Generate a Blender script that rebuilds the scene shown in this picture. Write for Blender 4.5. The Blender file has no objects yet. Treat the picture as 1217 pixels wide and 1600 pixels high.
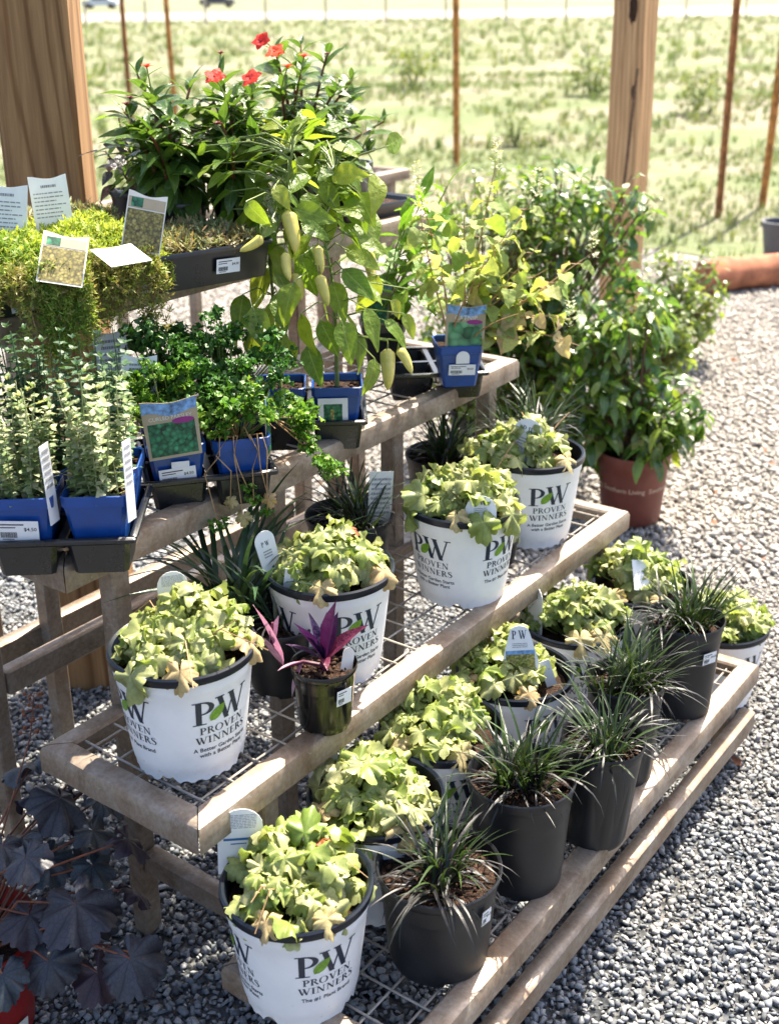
import bpy, math, random
import numpy as np
from mathutils import Matrix, Vector

rnd = random.Random(7)
NR = np.random.default_rng(11)
SC = bpy.context.scene
COL = SC.collection
PI = math.pi

# ------------------------------------------------------------------ camera
# x runs along the display stand, y runs back across its steps, z is up
cd = bpy.data.cameras.new('camera')
cam = bpy.data.objects.new('camera', cd)
COL.objects.link(cam)
cam.matrix_world = Matrix((
    (0.593503, 0.290050, -0.750750, 0.0),
    (-0.804782, 0.203536, -0.557583, 0.0),
    (-0.008923, 0.935117, 0.354226, 1.473),
    (0, 0, 0, 1)))
cd.sensor_fit = 'VERTICAL'
cd.sensor_height = 36.0
cd.sensor_width = 36.0 * 778 / 1024
cd.lens = 36.0 * 1876.55 / 1600
cd.shift_y = -100.0 / 1600
cd.clip_start = 0.05
cd.clip_end = 3000
cd.dof.use_dof = True
cd.dof.focus_distance = 1.84
cd.dof.aperture_fstop = 5.2
SC.camera = cam

# ------------------------------------------------------------------ light
SUN_TO = Vector((0.62, 0.06, 1.0)).normalized()
w = bpy.data.worlds.new('World')
SC.world = w
w.use_nodes = True
wn = w.node_tree.nodes
bg = wn['Background']
sky = wn.new('ShaderNodeTexSky')
sky.sky_type = 'NISHITA'
sky.sun_disc = False
sky.sun_elevation = math.asin(SUN_TO.z)
sky.sun_rotation = math.atan2(SUN_TO.x, SUN_TO.y)
sky.air_density = 0.8
sky.dust_density = 4.0
w.node_tree.links.new(sky.outputs[0], bg.inputs[0])
bg.inputs[1].default_value = 0.128
sl = bpy.data.lights.new('sun', 'SUN')
sl.energy = 5.0
sl.angle = math.radians(0.5)
sl.color = (1.0, 0.905, 0.755)
so = bpy.data.objects.new('sun', sl)
COL.objects.link(so)
so.rotation_euler = SUN_TO.to_track_quat('Z', 'Y').to_euler()
so.location = (3, 1, 6)
SC.view_settings.view_transform = 'Standard'
SC.view_settings.look = 'None'
SC.view_settings.exposure = 1.76
SC.view_settings.gamma = 1.0
SC.cycles.max_bounces = 8
SC.cycles.transparent_max_bounces = 8
SC.cycles.use_denoising = True
SC.cycles.caustics_reflective = False
SC.cycles.caustics_refractive = False

# ------------------------------------------------------------------ materials
MATS = {}


def new_mat(name):
    m = bpy.data.materials.new(name)
    m.use_nodes = True
    nt = m.node_tree
    for n in list(nt.nodes):
        nt.nodes.remove(n)
    out = nt.nodes.new('ShaderNodeOutputMaterial')
    MATS[name] = m
    return m, nt, out


def nd(nt, t, **kw):
    n = nt.nodes.new(t)
    for k, v in kw.items():
        setattr(n, k, v)
    return n


def principled(nt, rough=0.5, spec=0.5, metal=0.0):
    p = nt.nodes.new('ShaderNodeBsdfPrincipled')
    p.inputs['Roughness'].default_value = rough
    p.inputs['Specular IOR Level'].default_value = spec
    p.inputs['Metallic'].default_value = metal
    return p


def noise(nt, scale, detail=4.0, rough=0.55, vec=None, dist=0.0):
    n = nt.nodes.new('ShaderNodeTexNoise')
    n.inputs['Scale'].default_value = scale
    n.inputs['Detail'].default_value = detail
    n.inputs['Roughness'].default_value = rough
    n.inputs['Distortion'].default_value = dist
    if vec is not None:
        nt.links.new(vec, n.inputs['Vector'])
    return n


def ramp(nt, fac, stops):
    r = nt.nodes.new('ShaderNodeValToRGB')
    e = r.color_ramp.elements
    while len(e) > 1:
        e.remove(e[-1])
    e[0].position = stops[0][0]
    e[0].color = (*stops[0][1], 1)
    for p, c in stops[1:]:
        x = e.new(p)
        x.color = (*c, 1)
    nt.links.new(fac, r.inputs[0])
    return r


def mixc(nt, fac, a, b, mode='MIX'):
    m = nt.nodes.new('ShaderNodeMix')
    m.data_type = 'RGBA'
    m.blend_type = mode
    for i, v in ((0, fac), (6, a), (7, b)):
        if isinstance(v, (int, float)):
            m.inputs[i].default_value = v
        elif isinstance(v, tuple):
            m.inputs[i].default_value = (*v, 1)
        else:
            nt.links.new(v, m.inputs[i])
    return m.outputs[2]


def math_node(nt, op, a, b=None):
    m = nt.nodes.new('ShaderNodeMath')
    m.operation = op
    for i, v in ((0, a), (1, b)):
        if v is None:
            continue
        if isinstance(v, (int, float)):
            m.inputs[i].default_value = v
        else:
            nt.links.new(v, m.inputs[i])
    return m.outputs[0]


def bump(nt, h, p, strength=0.3, dist=0.01):
    b = nt.nodes.new('ShaderNodeBump')
    b.inputs['Strength'].default_value = strength
    b.inputs['Distance'].default_value = dist
    nt.links.new(h, b.inputs['Height'])
    nt.links.new(b.outputs[0], p.inputs['Normal'])


def coords(nt, kind='Object'):
    return nt.nodes.new('ShaderNodeTexCoord').outputs[kind]


def plain(name, col, rough=0.5, spec=0.5, metal=0.0, var=0.12, scale=30.0, bumps=0.0):
    """a plain surface with slight grime and tone variation"""
    m, nt, out = new_mat(name)
    p = principled(nt, rough, spec, metal)
    co = coords(nt)
    n = noise(nt, scale, 5, 0.6, co)
    dark = tuple(c * (1 - var * 2.2) for c in col)
    lite = tuple(min(1, c * (1 + var)) for c in col)
    r = ramp(nt, n.outputs[0], [(0.3, dark), (0.7, lite)])
    nt.links.new(r.outputs[0], p.inputs['Base Color'])
    rr = nt.nodes.new('ShaderNodeMapRange')
    nt.links.new(n.outputs[0], rr.inputs[0])
    rr.inputs[3].default_value = max(0.05, rough - 0.12)
    rr.inputs[4].default_value = min(1, rough + 0.12)
    nt.links.new(rr.outputs[0], p.inputs['Roughness'])
    if bumps:
        n2 = noise(nt, scale * 6, 4, 0.6, co)
        bump(nt, n2.outputs[0], p, bumps, 0.002)
    nt.links.new(p.outputs[0], out.inputs[0])
    return m


def rand01(nt):
    """0..1, differs for every leaf object and for every leaf of a joined mesh"""
    oi = nt.nodes.new('ShaderNodeObjectInfo')
    at = nt.nodes.new('ShaderNodeAttribute')
    at.attribute_name = 'rnd'
    s = math_node(nt, 'ADD', oi.outputs['Random'], at.outputs['Fac'])
    return math_node(nt, 'FRACT', s)


def leafmat(name, cols, trans=0.35, rough=0.4, spec=0.5, vein=None, scale=60.0, tcol=None, mid=None):
    m, nt, out = new_mat(name)
    p = principled(nt, rough, spec)
    r = rand01(nt)
    k = len(cols)
    base = ramp(nt, r, [(i / max(1, k - 1), c) for i, c in enumerate(cols)]).outputs[0]
    co = coords(nt)
    n = noise(nt, scale, 4, 0.6, co)
    sh = ramp(nt, n.outputs[0], [(0.25, (0.72, 0.72, 0.72)), (0.75, (1.22, 1.22, 1.22))])
    base = mixc(nt, 1.0, base, sh.outputs[0], 'MULTIPLY')
    if vein:
        vcol, amount, count = vein
        sx = nt.nodes.new('ShaderNodeSeparateXYZ')
        nt.links.new(co, sx.inputs[0])
        if count == 0:      # midrib and side veins along x
            ay = math_node(nt, 'ABSOLUTE', sx.outputs[1])
            rib = math_node(nt, 'LESS_THAN', ay, mid or 0.012)
            sv = math_node(nt, 'FRACT', math_node(nt, 'MULTIPLY', math_node(nt, 'SUBTRACT', sx.outputs[0], math_node(nt, 'MULTIPLY', ay, 0.9)), 8.5))
            sv = math_node(nt, 'MULTIPLY', math_node(nt, 'LESS_THAN', sv, 0.09), 0.55)
            fac = math_node(nt, 'MULTIPLY', math_node(nt, 'MAXIMUM', rib, sv), amount)
        else:               # palmate veins
            ang = math_node(nt, 'ARCTAN2', sx.outputs[1], sx.outputs[0])
            a2 = math_node(nt, 'ADD', ang, math_node(nt, 'MULTIPLY', n.outputs[0], 0.35))
            c = math_node(nt, 'ABSOLUTE', math_node(nt, 'SINE', math_node(nt, 'MULTIPLY', a2, count * 0.5)))
            lo = math_node(nt, 'SUBTRACT', 1.0, c)
            pw = math_node(nt, 'POWER', lo, 3.5)
            vo = nd(nt, 'ShaderNodeTexVoronoi', feature='DISTANCE_TO_EDGE')
            vo.inputs['Scale'].default_value = 150
            nt.links.new(co, vo.inputs['Vector'])
            ve = math_node(nt, 'MULTIPLY', math_node(nt, 'LESS_THAN', vo.outputs[0], 0.09), 0.35)
            fac = math_node(nt, 'MULTIPLY', math_node(nt, 'MAXIMUM', pw, ve), amount)
        base = mixc(nt, fac, base, vcol)
    nt.links.new(base, p.inputs['Base Color'])
    bump(nt, n.outputs[0], p, 0.25, 0.004 if scale > 10 else 0.04)
    t = nt.nodes.new('ShaderNodeBsdfTranslucent')
    tb = mixc(nt, 1.0, base, tcol or (1.25, 1.2, 0.6), 'MULTIPLY')
    nt.links.new(tb, t.inputs[0])
    mx = nt.nodes.new('ShaderNodeMixShader')
    mx.inputs[0].default_value = trans
    nt.links.new(p.outputs[0], mx.inputs[1])
    nt.links.new(t.outputs[0], mx.inputs[2])
    nt.links.new(mx.outputs[0], out.inputs[0])
    return m


# metal of the stands: galvanised steel gone tan with rust
def make_steel():
    m, nt, out = new_mat('weathered_steel')
    p = principled(nt, 0.45, 0.5, 0.22)
    co = coords(nt)
    n1 = noise(nt, 11, 7, 0.7, co, 0.8)
    n2 = noise(nt, 130, 5, 0.65, co)
    n3 = noise(nt, 4.0, 6, 0.75, co, 1.5)
    c1 = ramp(nt, n1.outputs[0], [(0.34, (0.155, 0.105, 0.066)), (0.48, (0.24, 0.185, 0.135)), (0.62, (0.30, 0.25, 0.20)), (0.75, (0.35, 0.315, 0.27))]).outputs[0]
    c2 = ramp(nt, n2.outputs[0], [(0.35, (0.78, 0.76, 0.74)), (0.62, (1.08, 1.08, 1.08))]).outputs[0]
    c = mixc(nt, 1.0, c1, c2, 'MULTIPLY')
    f = ramp(nt, n3.outputs[0], [(0.55, (0, 0, 0)), (0.68, (1, 1, 1))]).outputs[0]
    c = mixc(nt, math_node(nt, 'MULTIPLY', f, 0.5), c, (0.24, 0.13, 0.07))
    # pale water marks and scuffs
    n4 = noise(nt, 26, 5, 0.75, co, 2.5)
    g = ramp(nt, n4.outputs[0], [(0.62, (0, 0, 0)), (0.68, (1, 1, 1))]).outputs[0]
    c = mixc(nt, math_node(nt, 'MULTIPLY', g, 0.35), c, (0.50, 0.47, 0.43))
    nt.links.new(c, p.inputs['Base Color'])
    r = ramp(nt, n1.outputs[0], [(0.3, (0.60,) * 3), (0.7, (0.34,) * 3)])
    nt.links.new(r.outputs[0], p.inputs['Roughness'])
    bump(nt, n2.outputs[0], p, 0.10, 0.002)
    nt.links.new(p.outputs[0], out.inputs[0])


make_steel()


def make_wood(name, a, b, scale=1.0):
    m, nt, out = new_mat(name)
    p = principled(nt, 0.75, 0.25)
    co = coords(nt)
    mp = nt.nodes.new('ShaderNodeMapping')
    mp.inputs['Scale'].default_value = (1, 1, 0.045)
    nt.links.new(co, mp.inputs[0])
    n = noise(nt, 60 * scale, 6, 0.7, mp.outputs[0], 1.6)
    n2 = noise(nt, 9 * scale, 3, 0.5, mp.outputs[0], 1.2)
    wv = nd(nt, 'ShaderNodeTexWave', wave_type='RINGS', rings_direction='Z')
    wv.inputs['Scale'].default_value = 15
    wv.inputs['Distortion'].default_value = 6.5
    wv.inputs['Detail'].default_value = 2
    wv.inputs['Detail Scale'].default_value = 0.9
    mp2 = nt.nodes.new('ShaderNodeMapping')
    mp2.inputs['Scale'].default_value = (1.0, 1.0, 0.11)
    mp2.inputs['Location'].default_value = (0.05, 0.02, 0.1)
    mp2.inputs['Rotation'].default_value = (0.10, 0.14, 0.0)
    nt.links.new(co, mp2.inputs[0])
    nt.links.new(mp2.outputs[0], wv.inputs['Vector'])
    mid = tuple((x + y) * 0.5 for x, y in zip(a, b))
    c1 = ramp(nt, n.outputs[0], [(0.3, a), (0.55, mid), (0.75, b)]).outputs[0]
    c2 = ramp(nt, wv.outputs[0], [(0.0, (0.55, 0.45, 0.36)), (0.22, (0.95, 0.93, 0.9)), (1.0, (1.08, 1.06, 1.03))]).outputs[0]
    c = mixc(nt, 0.9, c1, c2, 'MULTIPLY')
    c3 = ramp(nt, n2.outputs[0], [(0.35, (0.75, 0.72, 0.68)), (0.7, (1.15, 1.15, 1.12))]).outputs[0]
    c = mixc(nt, 0.8, c, c3, 'MULTIPLY')
    nt.links.new(c, p.inputs['Base Color'])
    bump(nt, n.outputs[0], p, 0.12, 0.002)
    nt.links.new(p.outputs[0], out.inputs[0])


make_wood('post_wood', (0.23, 0.13, 0.060), (0.43, 0.265, 0.13))
make_wood('post_wood_pale', (0.44, 0.27, 0.135), (0.70, 0.47, 0.26))


def make_soil():
    m, nt, out = new_mat('soil')
    p = principled(nt, 0.9, 0.2)
    co = coords(nt)
    n = noise(nt, 160, 4, 0.7, co)
    r = ramp(nt, n.outputs[0], [(0.35, (0.012, 0.008, 0.006)), (0.55, (0.05, 0.028, 0.018)), (0.72, (0.15, 0.075, 0.045))])
    nt.links.new(r.outputs[0], p.inputs['Base Color'])
    bump(nt, n.outputs[0], p, 1.0, 0.012)
    nt.links.new(p.outputs[0], out.inputs[0])


make_soil()


def make_gravel(name, tones, voro):
    m, nt, out = new_mat(name)
    p = principled(nt, 0.75, 0.35)
    co = coords(nt)
    if voro:
        v = nd(nt, 'ShaderNodeTexVoronoi')
        v.inputs['Scale'].default_value = voro
        nt.links.new(co, v.inputs['Vector'])
        sx = nt.nodes.new('ShaderNodeSeparateColor')
        nt.links.new(v.outputs['Color'], sx.inputs[0])
        f = sx.outputs[0]
        bump(nt, v.outputs['Distance'], p, 0.9, 0.012)
        n0 = noise(nt, 1.3, 4, 0.6, co)
    else:
        at = nt.nodes.new('ShaderNodeAttribute')
        at.attribute_name = 'rnd'
        f = at.outputs['Fac']
        n0 = noise(nt, 1.3, 4, 0.6, co)
    k = len(tones)
    c = ramp(nt, f, [(i / (k - 1), t) for i, t in enumerate(tones)]).outputs[0]
    n = noise(nt, 420, 3, 0.6, co)
    sh = ramp(nt, n.outputs[0], [(0.3, (0.78, 0.78, 0.78)), (0.7, (1.15, 1.15, 1.15))]).outputs[0]
    c = mixc(nt, 1.0, c, sh, 'MULTIPLY')
    wm = ramp(nt, n0.outputs[0], [(0.4, (1.0, 1.0, 1.0)), (0.7, (1.12, 1.02, 0.90))]).outputs[0]
    c = mixc(nt, 1.0, c, wm, 'MULTIPLY')
    # sun glint on the path away from the stand, painted in as paler colour
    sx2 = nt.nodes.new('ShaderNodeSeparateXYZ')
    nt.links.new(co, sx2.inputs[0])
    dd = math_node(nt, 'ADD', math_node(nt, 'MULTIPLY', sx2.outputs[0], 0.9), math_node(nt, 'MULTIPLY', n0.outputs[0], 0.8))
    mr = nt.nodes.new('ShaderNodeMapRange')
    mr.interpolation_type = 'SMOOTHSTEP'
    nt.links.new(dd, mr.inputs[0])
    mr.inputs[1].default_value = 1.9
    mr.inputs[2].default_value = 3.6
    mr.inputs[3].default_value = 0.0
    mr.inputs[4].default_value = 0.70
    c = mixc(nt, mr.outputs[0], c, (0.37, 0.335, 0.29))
    nt.links.new(c, p.inputs['Base Color'])
    nt.links.new(p.outputs[0], out.inputs[0])


GT = [(0.06, 0.066, 0.075), (0.12, 0.135, 0.15), (0.20, 0.215, 0.23), (0.27, 0.28, 0.29), (0.33, 0.33, 0.32), (0.15, 0.17, 0.195), (0.38, 0.375, 0.365)]
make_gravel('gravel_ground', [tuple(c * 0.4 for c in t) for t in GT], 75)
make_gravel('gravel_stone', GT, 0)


def make_field():
    m, nt, out = new_mat('field_soil')
    p = principled(nt, 0.95, 0.1)
    co = coords(nt)
    n = noise(nt, 0.42, 6, 0.65, co, 0.5)
    c1 = ramp(nt, n.outputs[0], [(0.33, (0.13, 0.165, 0.080)), (0.46, (0.165, 0.185, 0.105)), (0.57, (0.215, 0.205, 0.15)), (0.70, (0.28, 0.24, 0.21))]).outputs[0]
    n2 = noise(nt, 9, 5, 0.7, co)
    c2 = ramp(nt, n2.outputs[0], [(0.3, (0.75, 0.78, 0.70)), (0.7, (1.15, 1.12, 1.1))]).outputs[0]
    nt.links.new(mixc(nt, 1.0, c1, c2, 'MULTIPLY'), p.inputs['Base Color'])
    bump(nt, n2.outputs[0], p, 0.8, 0.06)
    nt.links.new(p.outputs[0], out.inputs[0])


make_field()

def make_white():
    m, nt, out = new_mat('white_plastic')
    p = principled(nt, 0.4, 0.45)
    co = coords(nt)
    oi = nt.nodes.new('ShaderNodeObjectInfo')
    ad = nt.nodes.new('ShaderNodeVectorMath')
    nt.links.new(co, ad.inputs[0])
    nt.links.new(oi.outputs['Location'], ad.inputs[1])
    n = noise(nt, 14, 6, 0.65, ad.outputs[0], 0.4)
    base = ramp(nt, n.outputs[0], [(0.3, (0.74, 0.755, 0.77)), (0.65, (0.83, 0.835, 0.84))]).outputs[0]
    # soil splashes thicken towards the foot of the pot
    sx = nt.nodes.new('ShaderNodeSeparateXYZ')
    nt.links.new(co, sx.inputs[0])
    n2 = noise(nt, 90, 5, 0.7, ad.outputs[0])
    n3 = noise(nt, 9, 3, 0.6, ad.outputs[0])
    lowf = nt.nodes.new('ShaderNodeMapRange')
    nt.links.new(sx.outputs[2], lowf.inputs[0])
    lowf.inputs[1].default_value = 0.07
    lowf.inputs[2].default_value = 0.0
    lowf.inputs[3].default_value = 0.0
    lowf.inputs[4].default_value = 0.16
    th = math_node(nt, 'ADD', math_node(nt, 'ADD', n2.outputs[0], lowf.outputs[0]), math_node(nt, 'MULTIPLY', n3.outputs[0], 0.25))
    f = ramp(nt, th, [(0.86, (0, 0, 0)), (0.98, (1, 1, 1))]).outputs[0]
    c = mixc(nt, math_node(nt, 'MULTIPLY', f, 0.42), base, (0.34, 0.27, 0.2))
    nt.links.new(c, p.inputs['Base Color'])
    bump(nt, n3.outputs[0], p, 0.1, 0.004)
    nt.links.new(p.outputs[0], out.inputs[0])


make_white()
plain('rim_plastic', (0.006, 0.010, 0.018), 0.34, 0.3, var=0.15, scale=20)
plain('black_plastic', (0.013, 0.0145, 0.017), 0.42, 0.4, var=0.22, scale=16, bumps=0.05)
plain('glossy_black', (0.006, 0.006, 0.006), 0.2, 0.6, var=0.1, scale=16)
plain('tray_plastic', (0.011, 0.0135, 0.017), 0.30, 0.6, var=0.2, scale=22, bumps=0.05)
plain('blue_plastic', (0.006, 0.058, 0.26), 0.32, 0.5, var=0.1, scale=25)
plain('terracotta_plastic', (0.17, 0.050, 0.036), 0.5, 0.4, var=0.12, scale=14, bumps=0.05)
plain('red_plastic', (0.30, 0.016, 0.014), 0.35, 0.5, var=0.1, scale=14)
plain('grey_plastic', (0.10, 0.105, 0.115), 0.5, 0.4, var=0.15, scale=10)
plain('print_navy', (0.012, 0.022, 0.045), 0.4, 0.5, var=0.1)
plain('print_black', (0.015, 0.015, 0.017), 0.5, 0.4, var=0.1)
plain('print_grey', (0.30, 0.31, 0.34), 0.6, 0.3, var=0.1)
plain('print_blue', (0.03, 0.14, 0.36), 0.5, 0.4, var=0.1)
plain('print_leaf_green', (0.17, 0.34, 0.03), 0.4, 0.5, var=0.15, scale=200)
plain('print_tan', (0.55, 0.40, 0.30), 0.6, 0.3, var=0.1)
plain('tag_white', (0.80, 0.81, 0.82), 0.45, 0.4, var=0.04)
plain('tag_cream', (0.72, 0.70, 0.62), 0.5, 0.4, var=0.06)
plain('tag_tan', (0.40, 0.33, 0.22), 0.45, 0.4, var=0.05)
plain('tag_sky', (0.20, 0.38, 0.66), 0.4, 0.4, var=0.35, scale=90)
plain('tag_magenta', (0.27, 0.03, 0.19), 0.4, 0.4, var=0.05)


def photo_mat(name, tones, scale):
    """printed picture of leaves: clumps of cells in a few tones"""
    m, nt, out = new_mat(name)
    p = principled(nt, 0.42, 0.4)
    co = coords(nt)
    v = nd(nt, 'ShaderNodeTexVoronoi')
    v.inputs['Scale'].default_value = scale
    n = noise(nt, scale * 0.35, 3, 0.6, co)
    mp = nt.nodes.new('ShaderNodeVectorMath')
    mp.operation = 'MULTIPLY_ADD'
    nt.links.new(n.outputs['Color'], mp.inputs[0])
    mp.inputs[1].default_value = (1.2 / scale, 1.2 / scale, 1.2 / scale)
    nt.links.new(co, mp.inputs[2])
    nt.links.new(mp.outputs[0], v.inputs['Vector'])
    sep = nt.nodes.new('ShaderNodeSeparateColor')
    nt.links.new(v.outputs['Color'], sep.inputs[0])
    c = ramp(nt, sep.outputs[0], [(i / (len(tones) - 1), t) for i, t in enumerate(tones)]).outputs[0]
    sh = ramp(nt, v.outputs['Distance'], [(0.0, (1.25, 1.25, 1.25)), (0.8, (0.35, 0.35, 0.35))]).outputs[0]
    nt.links.new(mixc(nt, 1.0, c, sh, 'MULTIPLY'), p.inputs['Base Color'])
    nt.links.new(p.outputs[0], out.inputs[0])


photo_mat('tag_green', [(0.02, 0.14, 0.06), (0.04, 0.26, 0.12), (0.01, 0.06, 0.03), (0.07, 0.32, 0.16)], 150)
photo_mat('tag_pale_green', [(0.08, 0.30, 0.13), (0.20, 0.45, 0.24), (0.13, 0.38, 0.18), (0.03, 0.12, 0.05)], 55)
photo_mat('tag_olive', [(0.20, 0.17, 0.04), (0.34, 0.29, 0.08), (0.12, 0.10, 0.03), (0.42, 0.36, 0.12)], 230)
photo_mat('tag_yellow', [(0.36, 0.32, 0.06), (0.50, 0.45, 0.12), (0.16, 0.17, 0.04), (0.58, 0.52, 0.2)], 260)
plain('rust', (0.52, 0.23, 0.07), 0.85, 0.2, var=0.3, scale=18, bumps=0.3)
plain('rust_log', (0.36, 0.15, 0.085), 0.9, 0.2, var=0.3, scale=9, bumps=0.5)
plain('rust_brown', (0.40, 0.17, 0.07), 0.85, 0.2, var=0.3, scale=18, bumps=0.3)
plain('wire', (0.40, 0.36, 0.31), 0.45, 0.5, metal=0.3, var=0.15)
plain('stem_green', (0.18, 0.24, 0.06), 0.5, 0.4, var=0.2, scale=60)
plain('stem_red', (0.17, 0.055, 0.025), 0.45, 0.4, var=0.25, scale=60)
plain('stem_brown', (0.16, 0.09, 0.05), 0.7, 0.3, var=0.25, scale=60)
plain('stalk_tan', (0.40, 0.25, 0.12), 0.6, 0.3, var=0.2, scale=60)
plain('pepper_skin', (0.60, 0.52, 0.12), 0.28, 0.5, var=0.08, scale=2.5)
plain('flower_centre', (0.35, 0.02, 0.03), 0.5, 0.3, var=0.2)
plain('litter', (0.30, 0.13, 0.07), 0.8, 0.2, var=0.3, scale=80)
plain('road_surface', (0.29, 0.275, 0.25), 0.9, 0.2, var=0.06, scale=0.3)
plain('car_paint_pale', (0.55, 0.60, 0.66), 0.3, 0.6, var=0.03)
plain('car_paint_dark', (0.05, 0.05, 0.055), 0.3, 0.6, var=0.05)
plain('car_glass', (0.03, 0.035, 0.04), 0.1, 0.6, var=0.05)
plain('tyre', (0.02, 0.02, 0.02), 0.8, 0.3, var=0.1)
plain('bark', (0.060, 0.031, 0.019), 0.9, 0.2, var=0.35, scale=120, bumps=0.5)

leafmat('heucherella_leaf', [(0.26, 0.34, 0.075), (0.39, 0.42, 0.16), (0.46, 0.46, 0.23), (0.18, 0.27, 0.045), (0.41, 0.44, 0.18), (0.31, 0.38, 0.10), (0.44, 0.43, 0.22), (0.23, 0.32, 0.06)], 0.36, 0.42, 0.45, vein=((0.17, 0.19, 0.05), 0.5, 7), scale=70, tcol=(1.08, 1.15, 0.62))
leafmat('dry_leaf', [(0.50, 0.44, 0.22), (0.50, 0.36, 0.18), (0.56, 0.50, 0.27)], 0.3, 0.6, 0.3, vein=((0.30, 0.17, 0.07), 0.5, 7), scale=70)
leafmat('purple_heuchera_leaf', [(0.040, 0.062, 0.072), (0.062, 0.080, 0.090), (0.052, 0.046, 0.058), (0.036, 0.054, 0.066), (0.050, 0.028, 0.038)], 0.12, 0.45, 0.4, vein=((0.012, 0.008, 0.016), 0.95, 9), scale=45, tcol=(1.4, 0.4, 0.6))
leafmat('mondo_dark', [(0.009, 0.008, 0.010), (0.014, 0.013, 0.015), (0.010, 0.014, 0.010), (0.024, 0.021, 0.022)], 0.08, 0.46, 0.42)
leafmat('mondo_green', [(0.018, 0.036, 0.011), (0.034, 0.066, 0.014), (0.013, 0.022, 0.010), (0.06, 0.105, 0.02)], 0.25, 0.38, 0.5)
leafmat('liriope_leaf', [(0.03, 0.062, 0.035), (0.045, 0.095, 0.04), (0.022, 0.042, 0.03), (0.11, 0.17, 0.06)], 0.2, 0.3, 0.6)
leafmat('pepper_leaf', [(0.11, 0.21, 0.018), (0.16, 0.27, 0.025), (0.24, 0.33, 0.035), (0.13, 0.235, 0.02), (0.32, 0.38, 0.055)], 0.55, 0.33, 0.5, vein=((0.30, 0.40, 0.10), 0.6, 0), scale=5, mid=0.013)
leafmat('impatiens_leaf', [(0.045, 0.10, 0.018), (0.07, 0.145, 0.022), (0.115, 0.20, 0.035), (0.055, 0.115, 0.02)], 0.42, 0.24, 0.6, vein=((0.14, 0.22, 0.07), 0.5, 0), scale=5, mid=0.013)
leafmat('catnip_leaf', [(0.27, 0.36, 0.085), (0.36, 0.43, 0.13), (0.20, 0.31, 0.06), (0.42, 0.44, 0.17), (0.31, 0.39, 0.11)], 0.42, 0.55, 0.3, scale=5)
leafmat('catnip_dry_leaf', [(0.50, 0.38, 0.24), (0.55, 0.45, 0.26), (0.45, 0.42, 0.2)], 0.42, 0.6, 0.3, scale=5)
leafmat('catnip_flower', [(0.50, 0.52, 0.36), (0.58, 0.55, 0.46), (0.32, 0.40, 0.2)], 0.3, 0.7, 0.2, scale=200)
leafmat('sage_leaf', [(0.10, 0.23, 0.02), (0.16, 0.31, 0.035), (0.21, 0.36, 0.05)], 0.46, 0.36, 0.5, vein=((0.28, 0.38, 0.1), 0.5, 0), scale=5, mid=0.013)
leafmat('shrub_leaf', [(0.045, 0.115, 0.018), (0.085, 0.18, 0.028), (0.15, 0.26, 0.04), (0.055, 0.13, 0.022), (0.28, 0.36, 0.06)], 0.45, 0.25, 1.0, vein=((0.16, 0.25, 0.07), 0.5, 0), scale=5, mid=0.013)
leafmat('shrub_small_leaf', [(0.09, 0.17, 0.025), (0.17, 0.26, 0.04), (0.26, 0.34, 0.07), (0.06, 0.12, 0.02), (0.36, 0.41, 0.13)], 0.45, 0.25, 0.9, scale=60)
leafmat('thyme_leaf', [(0.13, 0.21, 0.085), (0.24, 0.32, 0.13), (0.46, 0.48, 0.28), (0.17, 0.26, 0.10), (0.55, 0.54, 0.37)], 0.3, 0.5, 0.35, scale=200)
leafmat('oregano_leaf', [(0.045, 0.10, 0.05), (0.065, 0.13, 0.06), (0.09, 0.17, 0.075)], 0.25, 0.45, 0.4, scale=200)
leafmat('parsley_leaf', [(0.05, 0.15, 0.018), (0.09, 0.22, 0.025), (0.14, 0.28, 0.035), (0.22, 0.35, 0.06)], 0.4, 0.4, 0.4, scale=200)
leafmat('parsley_dark_leaf', [(0.03, 0.105, 0.02), (0.05, 0.15, 0.025), (0.075, 0.19, 0.03)], 0.3, 0.4, 0.4, scale=200)
leafmat('sedum_lime', [(0.27, 0.36, 0.04), (0.35, 0.43, 0.06), (0.42, 0.47, 0.10), (0.22, 0.33, 0.04)], 0.45, 0.5, 0.35, scale=200)
leafmat('sedum_green', [(0.12, 0.25, 0.04), (0.19, 0.32, 0.05), (0.27, 0.37, 0.07), (0.34, 0.37, 0.09)], 0.45, 0.5, 0.35, scale=200)
leafmat('sedum_grey', [(0.12, 0.19, 0.09), (0.20, 0.25, 0.13), (0.36, 0.36, 0.15), (0.26, 0.15, 0.085), (0.42, 0.40, 0.20)], 0.25, 0.5, 0.35, scale=200)
leafmat('sedum_trail', [(0.22, 0.29, 0.04), (0.30, 0.33, 0.07), (0.36, 0.29, 0.12), (0.18, 0.26, 0.04)], 0.3, 0.5, 0.3, scale=200)
leafmat('flower_red', [(0.72, 0.045, 0.02), (0.78, 0.09, 0.02), (0.66, 0.03, 0.03)], 0.35, 0.5, 0.3, scale=5, tcol=(1.2, 0.9, 0.7))
leafmat('bud_dark_red', [(0.10, 0.008, 0.012), (0.22, 0.015, 0.02)], 0.15, 0.5, 0.3, scale=5, tcol=(1.2, 0.6, 0.6))
leafmat('spiderwort_purple', [(0.032, 0.015, 0.060), (0.05, 0.018, 0.06), (0.028, 0.015, 0.055)], 0.25, 0.35, 0.5, scale=5, tcol=(1.7, 0.5, 1.1))
leafmat('spiderwort_pink', [(0.125, 0.022, 0.055), (0.16, 0.032, 0.065), (0.09, 0.018, 0.06)], 0.35, 0.4, 0.5, scale=5, tcol=(1.3, 0.7, 0.8))
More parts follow.
